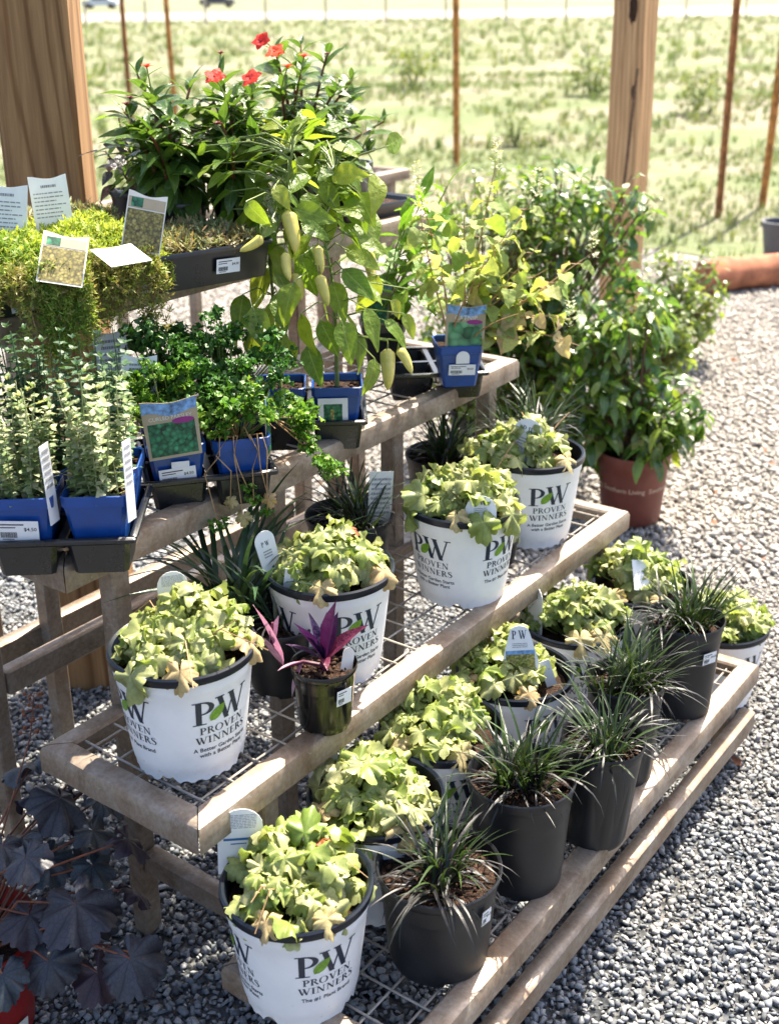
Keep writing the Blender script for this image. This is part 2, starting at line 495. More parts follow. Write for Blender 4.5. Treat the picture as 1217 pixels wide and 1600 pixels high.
leafmat('spiderwort_pale', [(0.42, 0.27, 0.34), (0.36, 0.24, 0.33)], 0.3, 0.5, 0.4, scale=5, tcol=(1.2, 0.8, 1.0))
leafmat('dark_leaf', [(0.025, 0.02, 0.028), (0.06, 0.05, 0.06), (0.035, 0.045, 0.035)], 0.15, 0.35, 0.5, scale=5, tcol=(1.4, 0.8, 1.0))
leafmat('grass_blade', [(0.10, 0.155, 0.055), (0.13, 0.175, 0.07), (0.175, 0.20, 0.10), (0.09, 0.145, 0.05), (0.21, 0.215, 0.14)], 0.4, 0.6, 0.3, scale=20)
leafmat('weed_leaf', [(0.14, 0.19, 0.055), (0.18, 0.23, 0.07), (0.22, 0.25, 0.10)], 0.35, 0.55, 0.3, scale=20)


def M(name):
    return MATS[name]


# ------------------------------------------------------------------ mesh helpers
class MB:
    def __init__(s):
        s.v = []
        s.f = []

    def add(s, verts, faces):
        b = len(s.v)
        s.v.extend([tuple(x) for x in verts])
        s.f.extend([tuple(i + b for i in f) for f in faces])
        return s

    def box(s, c, d, rz=0.0, bev=0.0):
        hx, hy, hz = d[0] / 2, d[1] / 2, d[2] / 2
        if bev <= 0:
            pts = [(x, y, z) for z in (-hz, hz) for x, y in ((-hx, -hy), (hx, -hy), (hx, hy), (-hx, hy))]
            fs = [(3, 2, 1, 0), (4, 5, 6, 7), (0, 1, 5, 4), (1, 2, 6, 5), (2, 3, 7, 6), (3, 0, 4, 7)]
        else:
            b = bev
            pts, fs = [], []
            prof = [(-hz, b), (-hz + b, 0), (hz - b, 0), (hz, b)]
            for z, q in prof:
                pts += [(-hx + q + b * 0.0, -hy + q + b, z), (-hx + q + b, -hy + q, z), (hx - q - b, -hy + q, z), (hx - q, -hy + q + b, z),
                        (hx - q, hy - q - b, z), (hx - q - b, hy - q, z), (-hx + q + b, hy - q, z), (-hx + q, hy - q - b, z)]
            for k in range(3):
                for i in range(8):
                    j = (i + 1) % 8
                    fs.append((k * 8 + i, k * 8 + j, k * 8 + 8 + j, k * 8 + 8 + i))
            fs.append(tuple(range(7, -1, -1)))
            fs.append(tuple(range(24, 32)))
        cs, sn = math.cos(rz), math.sin(rz)
        return s.add([(c[0] + x * cs - y * sn, c[1] + x * sn + y * cs, c[2] + z) for x, y, z in pts], fs)

    def tube(s, path, r, n=6, cap=True):
        P = [Vector(p) for p in path]
        if isinstance(r, (int, float)):
            r = [r] * len(P)
        pts = []
        up = Vector((0.13, 0.21, 0.97))
        for i, p in enumerate(P):
            t = (P[min(i + 1, len(P) - 1)] - P[max(i - 1, 0)])
            if t.length < 1e-9:
                t = Vector((0, 0, 1))
            t.normalize()
            a = t.cross(up)
            if a.length < 0.05:
                a = t.cross(Vector((1, 0, 0)))
            a.normalize()
            b = t.cross(a)
            for k in range(n):
                th = 2 * PI * k / n
                pts.append(p + (a * math.cos(th) + b * math.sin(th)) * r[i])
        fs = []
        for i in range(len(P) - 1):
            for k in range(n):
                j = (k + 1) % n
                fs.append((i * n + k, i * n + j, (i + 1) * n + j, (i + 1) * n + k))
        if cap:
            fs.append(tuple(range(n)))
            fs.append(tuple(range(len(P) * n - 1, (len(P) - 1) * n - 1, -1)))
        return s.add(pts, fs)

    def lathe(s, prof, n=40, fn=None, cap0=False, cap1=False):
        pts, fs = [], []
        for i, (r, z) in enumerate(prof):
            for k in range(n):
                th = 2 * PI * k / n
                rr, zz = (r, z) if fn is None else fn(i, th, r, z)
                pts.append((rr * math.cos(th), rr * math.sin(th), zz))
        for i in range(len(prof) - 1):
            for k in range(n):
                j = (k + 1) % n
                fs.append((i * n + k, i * n + j, (i + 1) * n + j, (i + 1) * n + k))
        if cap0:
            fs.append(tuple(range(n - 1, -1, -1)))
        if cap1:
            fs.append(tuple(range((len(prof) - 1) * n, len(prof) * n)))
        return s.add(pts, fs)

    def mesh(s, name, mat, smooth=True):
        me = bpy.data.meshes.new(name)
        me.from_pydata(s.v, [], s.f)
        if mat is not None:
            me.materials.append(M(mat) if isinstance(mat, str) else mat)
        if smooth:
            me.polygons.foreach_set('use_smooth', [True] * len(me.polygons))
            try:
                me.set_sharp_from_angle(angle=math.radians(42))
            except Exception:
                pass
        me.update()
        return me

    def build(s, name, mat, parent=None, smooth=True, loc=None):
        return link(name, s.mesh(name, mat, smooth), parent, loc)


def link(name, me, parent=None, loc=None, matrix=None):
    o = bpy.data.objects.new(name, me)
    COL.objects.link(o)
    if parent is not None:
        o.parent = parent
    if loc is not None:
        o.location = loc
    if matrix is not None:
        o.matrix_basis = matrix
    return o


LABELS = set()


def thing(name, label, cat, loc=(0, 0, 0), rz=0.0, group=None):
    o = bpy.data.objects.new(name, None)
    o.empty_display_size = 0.05
    COL.objects.link(o)
    o.location = loc
    o.rotation_euler = (0, 0, rz)
    return tag(o, label, cat, group)


def tag(o, label, cat, group=None):
    o['label'] = label
    o['category'] = cat
    if group:
        o['group'] = group
    return o


def stuff(o):
    o['kind'] = 'stuff'
    return o


def struct(o):
    o['kind'] = 'structure'
    return o


# ---- numpy leaf batches
def rots(az, tilt, roll):
    az, tilt, roll = np.broadcast_arrays(np.asarray(az, float), np.asarray(tilt, float), np.asarray(roll, float))
    n = az.shape[0]
    ca, sa, ct, st, cr, sr = np.cos(az), np.sin(az), np.cos(tilt), np.sin(tilt), np.cos(roll), np.sin(roll)
    Rm = np.zeros((n, 3, 3))
    # Rz * Ry * Rx
    Rm[:, 0, 0] = ca * ct
    Rm[:, 0, 1] = ca * st * sr - sa * cr
    Rm[:, 0, 2] = ca * st * cr + sa * sr
    Rm[:, 1, 0] = sa * ct
    Rm[:, 1, 1] = sa * st * sr + ca * cr
    Rm[:, 1, 2] = sa * st * cr - ca * sr
    Rm[:, 2, 0] = -st
    Rm[:, 2, 1] = ct * sr
    Rm[:, 2, 2] = ct * cr
    return Rm


def mat4(p, az, tilt, roll, s):
    """leaf matrix: base at p, pointing to azimuth az, tilt > 0 hangs down"""
    Rm = rots([az], [tilt], [roll])[0] * s
    return Matrix(((Rm[0, 0], Rm[0, 1], Rm[0, 2], p[0]), (Rm[1, 0], Rm[1, 1], Rm[1, 2], p[1]), (Rm[2, 0], Rm[2, 1], Rm[2, 2], p[2]), (0, 0, 0, 1)))


def np_mesh(name, V, F, mat, rndv=None, smooth=True):
    """V (n,3), F (m,3|4) arrays; rndv a per-vertex random tone"""
    me = bpy.data.meshes.new(name)
    k = F.shape[1]
    me.vertices.add(len(V))
    me.vertices.foreach_set('co', V.astype(np.float32).ravel())
    me.loops.add(F.size)
    me.loops.foreach_set('vertex_index', F.astype(np.int32).ravel())
    me.polygons.add(len(F))
    me.polygons.foreach_set('loop_start', np.arange(0, F.size, k, dtype=np.int32))
    me.polygons.foreach_set('loop_total', np.full(len(F), k, dtype=np.int32))
    if smooth:
        me.polygons.foreach_set('use_smooth', np.ones(len(F), dtype=bool))
    me.update(calc_edges=True)
    if rndv is not None:
        a = me.attributes.new('rnd', 'FLOAT', 'POINT')
        a.data.foreach_set('value', rndv.astype(np.float32))
    me.materials.append(M(mat))
    return me


def batch(variants, P, Rm, S):
    """place copies of small meshes; variants = list of (verts, faces) with equal shapes"""
    n = len(P)
    idx = NR.integers(0, len(variants), n)
    VV = np.stack([np.asarray(v[0], float) for v in variants])[idx]       # n,k,3
    F = np.asarray(variants[0][1])
    S = np.broadcast_to(np.asarray(S, float), (n,))
    out = np.einsum('nij,nkj->nki', Rm, VV * S[:, None, None]) + P[:, None, :]
    k = VV.shape[1]
    FF = F[None, :, :] + (np.arange(n) * k)[:, None, None]
    rv = np.repeat(NR.random(n), k)
    return out.reshape(-1, 3), FF.reshape(-1, F.shape[1]), rv


def join(parts):
    Vs, Fs, Rs, b = [], [], [], 0
    for V, F, r in parts:
        Vs.append(V)
        Fs.append(F + b)
        Rs.append(r)
        b += len(V)
    return np.concatenate(Vs), np.concatenate(Fs), np.concatenate(Rs)


# ---- leaf shapes (base at the origin, tip along +x, face up +z)
def blade_shape(L, W, nl=6, nw=2, curl=0.3, fold=0.25, shape='ovate', wave=0.0, seed=0):
    """returns verts, quad faces; nw quads each side of the midrib"""
    r = random.Random(seed)
    vs, fs = [], []
    ph = r.random() * 6
    for i in range(nl + 1):
        t = i / nl
        if shape == 'ovate':
            wd = (math.sin(PI * min(1, t ** 0.72)) ** 0.85) * (1 - 0.25 * t)
        elif shape == 'lance':
            wd = math.sin(PI * min(1, t ** 0.85)) ** 1.0
        elif shape == 'heart':
            wd = (max(0, math.sin(PI * min(1, (t * 0.93 + 0.07) ** 0.55)))) ** 0.75
        else:
            wd = min(1, t * 6 + 0.35) * (1 - t ** 3)
        wd = max(wd, 0.015) * W / 2
        ang = curl * t
        x = L * math.sin(ang) / curl
        z = -L * (1 - math.cos(ang)) / curl
        for j in range(-nw, nw + 1):
            q = j / nw
            y = q * wd
            zz = z + abs(q) * wd * fold * (1 - 0.3 * abs(q)) + wave * W * math.sin(t * 11 + ph + q * 2) * abs(q)
            vs.append((x, y, zz))
    m = 2 * nw + 1
    for i in range(nl):
        for j in range(2 * nw):
            fs.append((i * m + j, (i + 1) * m + j, (i + 1) * m + j + 1, i * m + j + 1))
    return vs, fs


def palmate_shape(R, lobes=5, teeth=3, seed=0, ruffle=0.12, cup=0.15, na=36, depth=0.30, crease=0.10):
    """rounded lobed leaf like a coral bell; attached near its notch"""
    r = random.Random(seed)
    vs, fs = [(0, 0, 0)], []
    ph = r.random() * 6
    rings = (0.34, 0.7, 1.0)
    A0, A1 = -PI * 0.93, PI * 0.93
    for q in rings:
        for k in range(na + 1):
            u = k / na
            a = A0 + (A1 - A0) * u
            lob = abs(math.sin(PI * lobes * u))
            edge = 1 - depth * (1 - lob ** 0.55)
            edge *= 1 - (0.05 + 0.22 * depth) * abs(math.cos(PI * lobes * teeth * u)) ** 3 * (q > 0.9)
            edge *= (0.80 + 0.20 * math.cos(a)) * (1 + 0.06 * math.sin(3 * a + ph))
            rr = R * q * (1 - (1 - edge) * q ** 1.5)
            z = R * (-cup * q * q + ruffle * q * q * math.sin(lobes * a * 0.9 + ph) + ruffle * 0.8 * q * q * math.sin(2.1 * a - ph))
            z += R * crease * q * (lob - 0.5) + R * 0.04 * q * math.sin(5 * a + 9 * q + ph)
            vs.append((rr * math.cos(a), rr * math.sin(a), z))
    n = na + 1
    for k in range(na):
        fs.append((0, 1 + k, 2 + k))
    tri = []
    for i in range(len(rings) - 1):
        for k in range(na):
            a = 1 + i * n + k
            tri.append((a, a + n, a + n + 1, a + 1))
    return vs, fs + tri


def leaf_mesh(name, shp, mat, thick=0.0):
    me = bpy.data.meshes.new(name)
    me.from_pydata(shp[0], [], shp[1])
    me.materials.append(M(mat))
    me.polygons.foreach_set('use_smooth', [True] * len(me.polygons))
    me.update()
    return me


def quads(shp):
    return np.asarray(shp[0]), np.asarray([f if len(f) == 4 else (f[0], f[1], f[2], f[2]) for f in shp[1]])


# ------------------------------------------------------------------ lettering
def arc_strip(cx, cy, ro, ri, a0, a1, n=14):
    vs, fs = [], []
    for i in range(n + 1):
        a = a0 + (a1 - a0) * i / n
        vs.append((cx + ro[0] * math.cos(a), cy + ro[1] * math.sin(a)))
        vs.append((cx + ri[0] * math.cos(a), cy + ri[1] * math.sin(a)))
    for i in range(n):
        fs.append((2 * i, 2 * i + 2, 2 * i + 3, 2 * i + 1))
    return vs, fs


def stroke(x0, y0, x1, y1, wdt, n=3):
    """a straight pen stroke, its width measured along x"""
    vs, fs = [], []
    for i in range(n + 1):
        t = i / n
        x, y = x0 + (x1 - x0) * t, y0 + (y1 - y0) * t
        vs += [(x - wdt / 2, y), (x + wdt / 2, y)]
    for i in range(n):
        fs.append((2 * i, 2 * i + 1, 2 * i + 3, 2 * i + 2))
    return vs, fs


def bar(x0, x1, y, h, n=2):
    vs, fs = [], []
    for i in range(n + 1):
        x = x0 + (x1 - x0) * i / n
        vs += [(x, y - h / 2), (x, y + h / 2)]
    for i in range(n):
        fs.append((2 * i, 2 * i + 2, 2 * i + 3, 2 * i + 1))
    return vs, fs


def ribbon(pts):
    """pts = (x, y, width)"""
    vs, fs = [], []
    for i, (x, y, wd) in enumerate(pts):
        a = pts[max(0, i - 1)]
        b = pts[min(len(pts) - 1, i + 1)]
        dx, dy = b[0] - a[0], b[1] - a[1]
        L = math.hypot(dx, dy) or 1
        vs += [(x - dy / L * wd / 2, y + dx / L * wd / 2), (x + dy / L * wd / 2, y - dx / L * wd / 2)]
    for i in range(len(pts) - 1):
        fs.append((2 * i, 2 * i + 2, 2 * i + 3, 2 * i + 1))
    return vs, fs


TK, TN, SH = 0.17, 0.055, 0.045
GLY = {
    'P': (0.66, [stroke(.2, 0, .2, 1, TK), bar(.02, .42, .02, SH), bar(.02, .3, .98, SH), arc_strip(.3, .72, (.36, .28), (.20, .225), -PI / 2, PI / 2), bar(.2, .3, .98, .055), bar(.2, .3, .465, .055)]),
    'R': (0.78, [stroke(.2, 0, .2, 1, TK), bar(.04, .38, .02, SH), bar(.02, .3, .98, SH), arc_strip(.3, .74, (.33, .26), (.18, .205), -PI / 2, PI / 2), bar(.2, .3, .98, .055), bar(.2, .34, .5, .05), stroke(.42, .5, .72, 0, TK), bar(.62, .84, .02, SH)]),
    'O': (0.92, [arc_strip(.46, .5, (.44, .52), (.285, .475), 0, 2 * PI, 26)]),
    'V': (0.82, [stroke(.14, 1, .44, 0, TK), stroke(.44, 0, .70, 1, TN), bar(0, .3, .98, SH), bar(.58, .84, .98, SH)]),
    'E': (0.66, [stroke(.2, 0, .2, 1, TK), bar(.03, .6, .025, SH), bar(.03, .58, .975, SH), bar(.2, .5, .5, SH), stroke(.58, 0, .62, .18, .045, 1), stroke(.56, .84, .57, 1, .045, 1), stroke(.5, .42, .5, .58, .04, 1)]),
    'N': (0.92, [stroke(.18, 0, .18, 1, TN), stroke(.18, 1, .74, 0, TK), stroke(.75, 0, .75, 1, TN), bar(.04, .32, .02, SH), bar(.0, .22, .98, SH), bar(.62, .9, .98, SH)]),
    'W': (1.16, [stroke(.14, 1, .40, 0, TK), stroke(.40, 0, .62, .86, TN), stroke(.54, 1, .80, 0, TK), stroke(.80, 0, 1.06, 1, TN), bar(0, .3, .98, SH), bar(.42, .66, .98, SH), bar(.94, 1.2, .98, SH)]),
    'I': (0.40, [stroke(.2, 0, .2, 1, TK), bar(.04, .36, .02, SH), bar(.04, .36, .98, SH)]),
    'S': (0.62, [ribbon([(.52, .82, .04), (.46, .95, .06), (.32, 1.0, .06), (.17, .93, .1), (.12, .78, .14), (.2, .64, .17), (.36, .53, .18), (.5, .4, .17), (.53, .24, .14), (.46, .07, .1), (.3, .0, .06), (.14, .05, .06), (.07, .2, .04)])]),
}


def word(txt, h, gap=0.06):
    """serif capitals, returns (verts, faces, width)"""
    vs, fs, x = [], [], 0.0
    for ch in txt:
        wd, parts = GLY[ch]
        for pv, pf in parts:
            b = len(vs)
            vs += [((x + px) * h, py * h) for px, py in pv]
            fs += [tuple(i + b for i in f) for f in pf]
        x += wd + gap
    return vs, fs, (x - gap) * h


TXT = {}


def sans(txt, size, bold=0.0):
    """built-in sans letters as flat triangles; centred"""
    key = (txt, size, bold)
    if key in TXT:
        return TXT[key]
    cu = bpy.data.curves.new('lettering_source', 'FONT')
    cu.body = txt
    cu.size = size
    cu.align_x = 'CENTER'
    cu.offset = bold
    cu.resolution_u = 2
    ob = bpy.data.objects.new('lettering_source', cu)
    COL.objects.link(ob)
    dg = bpy.context.evaluated_depsgraph_get()
    dg.update()
    me = bpy.data.meshes.new_from_object(ob.evaluated_get(dg))
    vs = [(v.co.x, v.co.y) for v in me.vertices]
    fs = [tuple(p.vertices) for p in me.polygons]
    bpy.data.objects.remove(ob)
    bpy.data.curves.remove(cu)
    bpy.data.meshes.remove(me)
    TXT[key] = (vs, fs)
    return TXT[key]


# ------------------------------------------------------------------ large structure: ground
def in_view(P, margin=0.12):
    """true for points the photograph's frame takes in, with a margin"""
    R3 = np.array([[0.593503, -0.290050, 0.750750], [-0.804782, -0.203536, 0.557583], [-0.008923, -0.935117, -0.354226]])
    q = (P - np.array([0, 0, 1.473])) @ R3
    with np.errstate(divide='ignore', invalid='ignore'):
        x = q[:, 0] / q[:, 2] * 1876.55 + 608.5
        y = q[:, 1] / q[:, 2] * 1876.55 + 700
    return (q[:, 2] > 0.3) & (x > -1217 * margin) & (x < 1217 * (1 + margin)) & (y > -1600 * margin) & (y < 1600 * (1 + margin)), q[:, 2]


me = bpy.data.meshes.new('ground')
S = 900.0
me.from_pydata([(-S, -S, 0), (S, -S, 0), (S, S, 0), (-S, S, 0)], [], [(0, 1, 2, 3)])
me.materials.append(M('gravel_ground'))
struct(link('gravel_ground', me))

# the field beyond the gravel, one big sheet with an uneven near edge
FD = Vector((0.803, 0.596))
FR = Vector((0.596, -0.803))
fv, ff = [], []
NE = 120
for i in range(NE + 1):
    s = -60 + 120 * i / NE
    s = math.copysign(abs(s / 60) ** 1.8 * 60, s)
    near = 7.1 + 0.35 * math.sin(s * 1.7) + 0.2 * math.sin(s * 4.1 + 1) - 0.10 * s * (s > 0) * (s < 6)
    for d in (near, near + 1.5, 20, 60, 800):
        k = 1 + (d - near) / 14 if d > near else 1
        p = FD * d + FR * s * k
        fv.append((p.x, p.y, 0.006))
for i in range(NE):
    for j in range(4):
        a = i * 5 + j
        ff.append((a, a + 5, a + 6, a + 1))
me = bpy.data.meshes.new('field')
me.from_pydata(fv, [], ff)
me.materials.append(M('field_soil'))
struct(link('field', me))

# pale road on the far side of the field
p0, p1 = FD * 78, FD * 112
me = bpy.data.meshes.new('road')
me.from_pydata([(p0.x - FR.x * 150, p0.y - FR.y * 150, .012), (p0.x + FR.x * 150, p0.y + FR.y * 150, .012),
                (p1.x + FR.x * 150, p1.y + FR.y * 150, .012), (p1.x - FR.x * 150, p1.y - FR.y * 150, .012)], [], [(0, 1, 2, 3)])
me.materials.append(M('road_surface'))
struct(link('road', me))


# crushed stone
def icosa():
    t = (1 + 5 ** 0.5) / 2
    v = np.array([(-1, t, 0), (1, t, 0), (-1, -t, 0), (1, -t, 0), (0, -1, t), (0, 1, t), (0, -1, -t), (0, 1, -t), (t, 0, -1), (t, 0, 1), (-t, 0, -1), (-t, 0, 1)], float)
    v /= np.linalg.norm(v[0])
    f = np.array([(0, 11, 5), (0, 5, 1), (0, 1, 7), (0, 7, 10), (0, 10, 11), (1, 5, 9), (5, 11, 4), (11, 10, 2), (10, 7, 6), (7, 1, 8), (3, 9, 4), (3, 4, 2), (3, 2, 6), (3, 6, 8), (3, 8, 9), (4, 9, 5), (2, 4, 11), (6, 2, 10), (8, 6, 7), (9, 8, 1)])
    return v, f


IV, IF = icosa()
# angular chips: boxes with every corner pushed about
CV = np.array([(x, y, z) for z in (-1, 1) for x, y in ((-1, -1), (1, -1), (1, 1), (-1, 1))], float) * 0.72
CF = np.array([(0, 2, 1), (0, 3, 2), (4, 5, 6), (4, 6, 7), (0, 1, 5), (0, 5, 4), (1, 2, 6), (1, 6, 5), (2, 3, 7), (2, 7, 6), (3, 0, 4), (3, 4, 7)])
stones = []
for k in range(40):
    v = CV * (1 + NR.uniform(-0.45, 0.35, (8, 3)))
    v[4:, :2] *= NR.uniform(0.45, 0.9)
    v = v * np.array([1.12, NR.uniform(0.55, 0.95), NR.uniform(0.28, 0.65)])
    stones.append((v, CF))


def scatter(x0, x1, y0, y1, sp, dmin, dmax, outside=False):
    gx, gy = np.meshgrid(np.arange(x0, x1, sp), np.arange(y0, y1, sp))
    P = np.stack([gx.ravel(), gy.ravel(), np.zeros(gx.size)], 1)
    P[:, :2] += NR.uniform(-0.5, 0.5, (len(P), 2)) * sp
    ok, d = in_view(P, 0.06)
    if outside:                   # a wider, coarser margin all round
        wide, d = in_view(P, 0.55)
        ok = wide & ~ok
    keep = ok & (d > dmin) & (d <= dmax)
    return P[keep]


parts = []
for sp, a, b, o_ in ((0.0102, 0.0, 3.2, False), (0.017, 3.2, 7.0, False), (0.018, 0.0, 3.6, True)):
    P = scatter(-0.6, 7.2, -2.2, 5.0, sp, a, b, o_)
    P = P[(P[:, 0] * FD.x + P[:, 1] * FD.y) < 7.0]
    n = len(P)
    sz = sp * 0.70 * NR.uniform(0.45, 1.45, n)
    P[:, 2] = sz * 0.25 + NR.uniform(0, 0.006, n)
    parts.append(batch(stones, P, rots(NR.uniform(0, 6.28, n), NR.normal(0, 0.5, n), NR.normal(0, 0.5, n)), sz))
V, F, r = join(parts)
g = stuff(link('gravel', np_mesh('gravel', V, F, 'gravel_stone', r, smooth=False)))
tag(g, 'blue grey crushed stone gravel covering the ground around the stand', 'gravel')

# fallen leaves on the gravel
lit = [quads(blade_shape(0.03, 0.018, 4, 1, 0.5, 0.4, 'ovate', 0.1, k)) for k in range(4)]
P = scatter(1.5, 6.5, -0.5, 2.6, 0.14, 2.2, 6.5)
P = P[NR.random(len(P)) < 0.24]
P[:, 2] = 0.014
n = len(P)
V, F, r = batch(lit, P, rots(NR.uniform(0, 6.28, n), NR.normal(0, .3, n), NR.normal(0, .4, n)), NR.uniform(0.5, 1.2, n))
tag(stuff(link('leaf_litter', np_mesh('leaf_litter', V, F, 'litter', r))), 'small fallen brown leaves scattered on the sunny gravel', 'leaf litter')

# ------------------------------------------------------------------ field growth
def tuft_variants(k, nblades, h, wd, spread):
    out = []
    for s in range(k):
        vs, fs = [], []
        for b in range(nblades):
            a = NR.uniform(0, 6.28)
            ln = h * NR.uniform(0.5, 1.1)
            lean = NR.uniform(0.1, 1.0) * spread
            bx, by = NR.normal(0, wd * 3, 2)
            dx, dy = math.cos(a), math.sin(a)
            px, py = -dy * wd / 2, dx * wd / 2
            i = len(vs)
            m = (bx + dx * lean * ln * 0.35, by + dy * lean * ln * 0.35, ln * 0.6)
            e = (bx + dx * lean * ln, by + dy * lean * ln, ln * (1 - 0.25 * lean))
            vs += [(bx - px, by - py, 0), (bx + px, by + py, 0), (m[0] + px, m[1] + py, m[2]), (m[0] - px, m[1] - py, m[2]), (e[0] + px * .2, e[1] + py * .2, e[2]), (e[0] - px * .2, e[1] - py * .2, e[2])]
            fs += [(i, i + 1, i + 2, i + 3), (i + 3, i + 2, i + 4, i + 5)]
        out.append((np.array(vs), np.array(fs)))
    return out


tv = tuft_variants(10, 9, 0.12, 0.010, 0.9)
parts = []
for d0, d1, n, sc in ((6.9, 12, 5200, 0.55), (12, 25, 6500, 1.0), (25, 75, 6000, 2.0)):
    d = d0 + (d1 - d0) * NR.random(n) ** 0.9
    s = NR.uniform(-0.42, 0.42, n) * d
    P = np.stack([FD.x * d + FR.x * s, FD.y * d + FR.y * s, np.full(n, 0.006)], 1)
    # grass stands in patches with bare ground between
    patch = np.sin(P[:, 0] * 1.9 + 1.3 * np.sin(P[:, 1] * 1.1)) + np.sin(P[:, 1] * 2.3 + 0.7 * np.sin(P[:, 0] * 0.9)) + 0.6 * np.sin(P[:, 0] * 0.55 + P[:, 1] * 0.4)
    P = P[(patch + NR.normal(0, 1.1, n)) > 0.2]
    m = len(P)
    parts.append(batch(tv, P, rots(NR.uniform(0, 6.28, m), np.zeros(m), np.zeros(m)), sc * NR.uniform(0.5, 1.3, m)))
V, F, r = join(parts)
tag(stuff(link('grass', np_mesh('grass', V, F, 'grass_blade', r))), 'pale sunlit grass growing in patches over the field behind', 'grass')

LEAFS = {}


def leafset(key, n, mat, fn):
    LEAFS[key] = [leaf_mesh(key, fn(k), mat) for k in range(n)]
    return LEAFS[key]


# leafy weeds standing in the field
wl = [quads(blade_shape(0.11, 0.05, 4, 1, 0.7, 0.3, 'lance', 0.05, k)) for k in range(5)]
for (x, y, hh, lab) in ((16.6, 11.78, 0.75, 'tall green weed clump left of the pale wooden post'), (16.9, 8.69, 0.7, 'dark green weed clump in the field close beside the pale wooden post'),
                        (10.8, 6.4, 0.34, 'low green weed in the field right of the lone centre stake'), (14.9, 6.2, 0.55, 'green weed clump in the field between the pale post and rusty posts'),
                        (12.1, 14.7, 0.6, 'green weed clump in the field behind the thick wooden post')):
    t = thing('field_weed', lab, 'weed', (x, y, 0), group='weeds in the field')
    n = 300
    q = NR.normal(0, 1, (n, 3))
    q /= np.linalg.norm(q, axis=1)[:, None]
    q *= NR.random((n, 1)) ** 0.4
    P = q * np.array([hh * 0.55, hh * 0.55, hh * 0.5]) + np.array([0, 0, hh * 0.5])
    V, F, r = batch(wl, P, rots(np.arctan2(P[:, 1], P[:, 0]) + NR.normal(0, .6, n), NR.normal(-0.2, 0.6, n), NR.normal(0, .5, n)), hh * NR.uniform(0.8, 1.7, n))
    stuff(link('foliage', np_mesh('foliage', V, F, 'weed_leaf', r), t))
    mb = MB()
    for k in range(6):
        a = k * 1.05
        mb.tube([(0, 0, -0.02), (math.cos(a) * hh * .15, math.sin(a) * hh * .15, hh * .4), (math.cos(a) * hh * .3, math.sin(a) * hh * .3, hh * .85)], [0.012, 0.009, 0.004], 5)
    mb.build('stems', 'stem_green', t)

# ------------------------------------------------------------------ wooden posts, rusty posts, log
def wood_post(loc, rz, size, hgt, mat, label, knots):
    t = thing('wooden_post', label, 'post', loc, rz)
    mb = MB()
    n = 14
    b = size * 0.06
    h = size / 2
    ring = [(-h + b, -h), (h - b, -h), (h, -h + b), (h, h - b), (h - b, h), (-h + b, h), (-h, h - b), (-h, -h + b)]
    pts, fs = [], []
    for i in range(n + 1):
        z = -0.05 + (hgt + 0.05) * i / n
        wob = 0.0012 * math.sin(i * 1.7)
        pts += [(x + wob, y - wob, z) for x, y in ring]
    for i in range(n):
        for k in range(8):
            j = (k + 1) % 8
            fs.append((i * 8 + k, i * 8 + j, i * 8 + 8 + j, i * 8 + 8 + k))
    fs.append(tuple(range(n * 8, n * 8 + 8)))
    mb.add(pts, fs)
    mb.build('timber', mat, t)
    for (face, off, z, rw, rh) in knots:
        kb = MB()
        m = 14
        kr = random.Random(int(z * 1000))
        ringv = []
        for k in range(m):
            a = 2 * PI * k / m
            q = 1 + kr.uniform(-0.25, 0.25)
            ringv.append((rw * math.cos(a) * q, rh * math.sin(a) * q))
        vs = [(0, 0)] + ringv
        if face == 'x':
            vv = [(-h - (0.0012 if i else 0.0022), off + p[0], z + p[1]) for i, p in enumerate(vs)]
        else:
            vv = [(off + p[0], -h - (0.0012 if i else 0.0022), z + p[1]) for i, p in enumerate(vs)]
        kb.add(vv, [(0, 1 + k, 1 + (k + 1) % m) for k in range(m)])
        kb.build('knot', 'bark', t)
    return t


wood_post((1.555, 1.985, 0), math.radians(-50), 0.150, 2.7, 'post_wood', 'thick brown square timber post at the left behind the herb trays', [])
wood_post((4.78, 2.28, 0), 0.0, 0.14, 2.9, 'post_wood_pale', 'pale square timber post with dark knots behind the leafy shrubs',
          [('x', -0.02, 1.40, 0.019, 0.055), ('x', -0.045, 1.08, 0.010, 0.035), ('x', 0.045, 1.46, 0.010, 0.02)])


def rusty_post(x, y, hgt, r, lean, mat, label):
    t = thing('rusty_post', label, 'post', (x, y, 0), group='rusty posts at the field edge')
    mb = MB()
    # a steel angle: two thin legs
    n = 8
    for (dx, dy) in ((r, 0.006), (0.006, r)):
        pts, fs = [], []
        for i in range(n + 1):
            z = -0.1 + (hgt + 0.1) * i / n
            lx, ly = lean[0] * z, lean[1] * z
            pts += [(lx, ly, z), (lx + dx, ly, z), (lx + dx, ly + dy, z), (lx, ly + dy, z)]
        for i in range(n):
            for k in range(4):
                j = (k + 1) % 4
                fs.append((i * 4 + k, i * 4 + j, i * 4 + 4 + j, i * 4 + 4 + k))
        fs.append((n * 4, n * 4 + 1, n * 4 + 2, n * 4 + 3))
        mb.add(pts, fs)
    mb.build('steel_angle', mat, t, smooth=False)


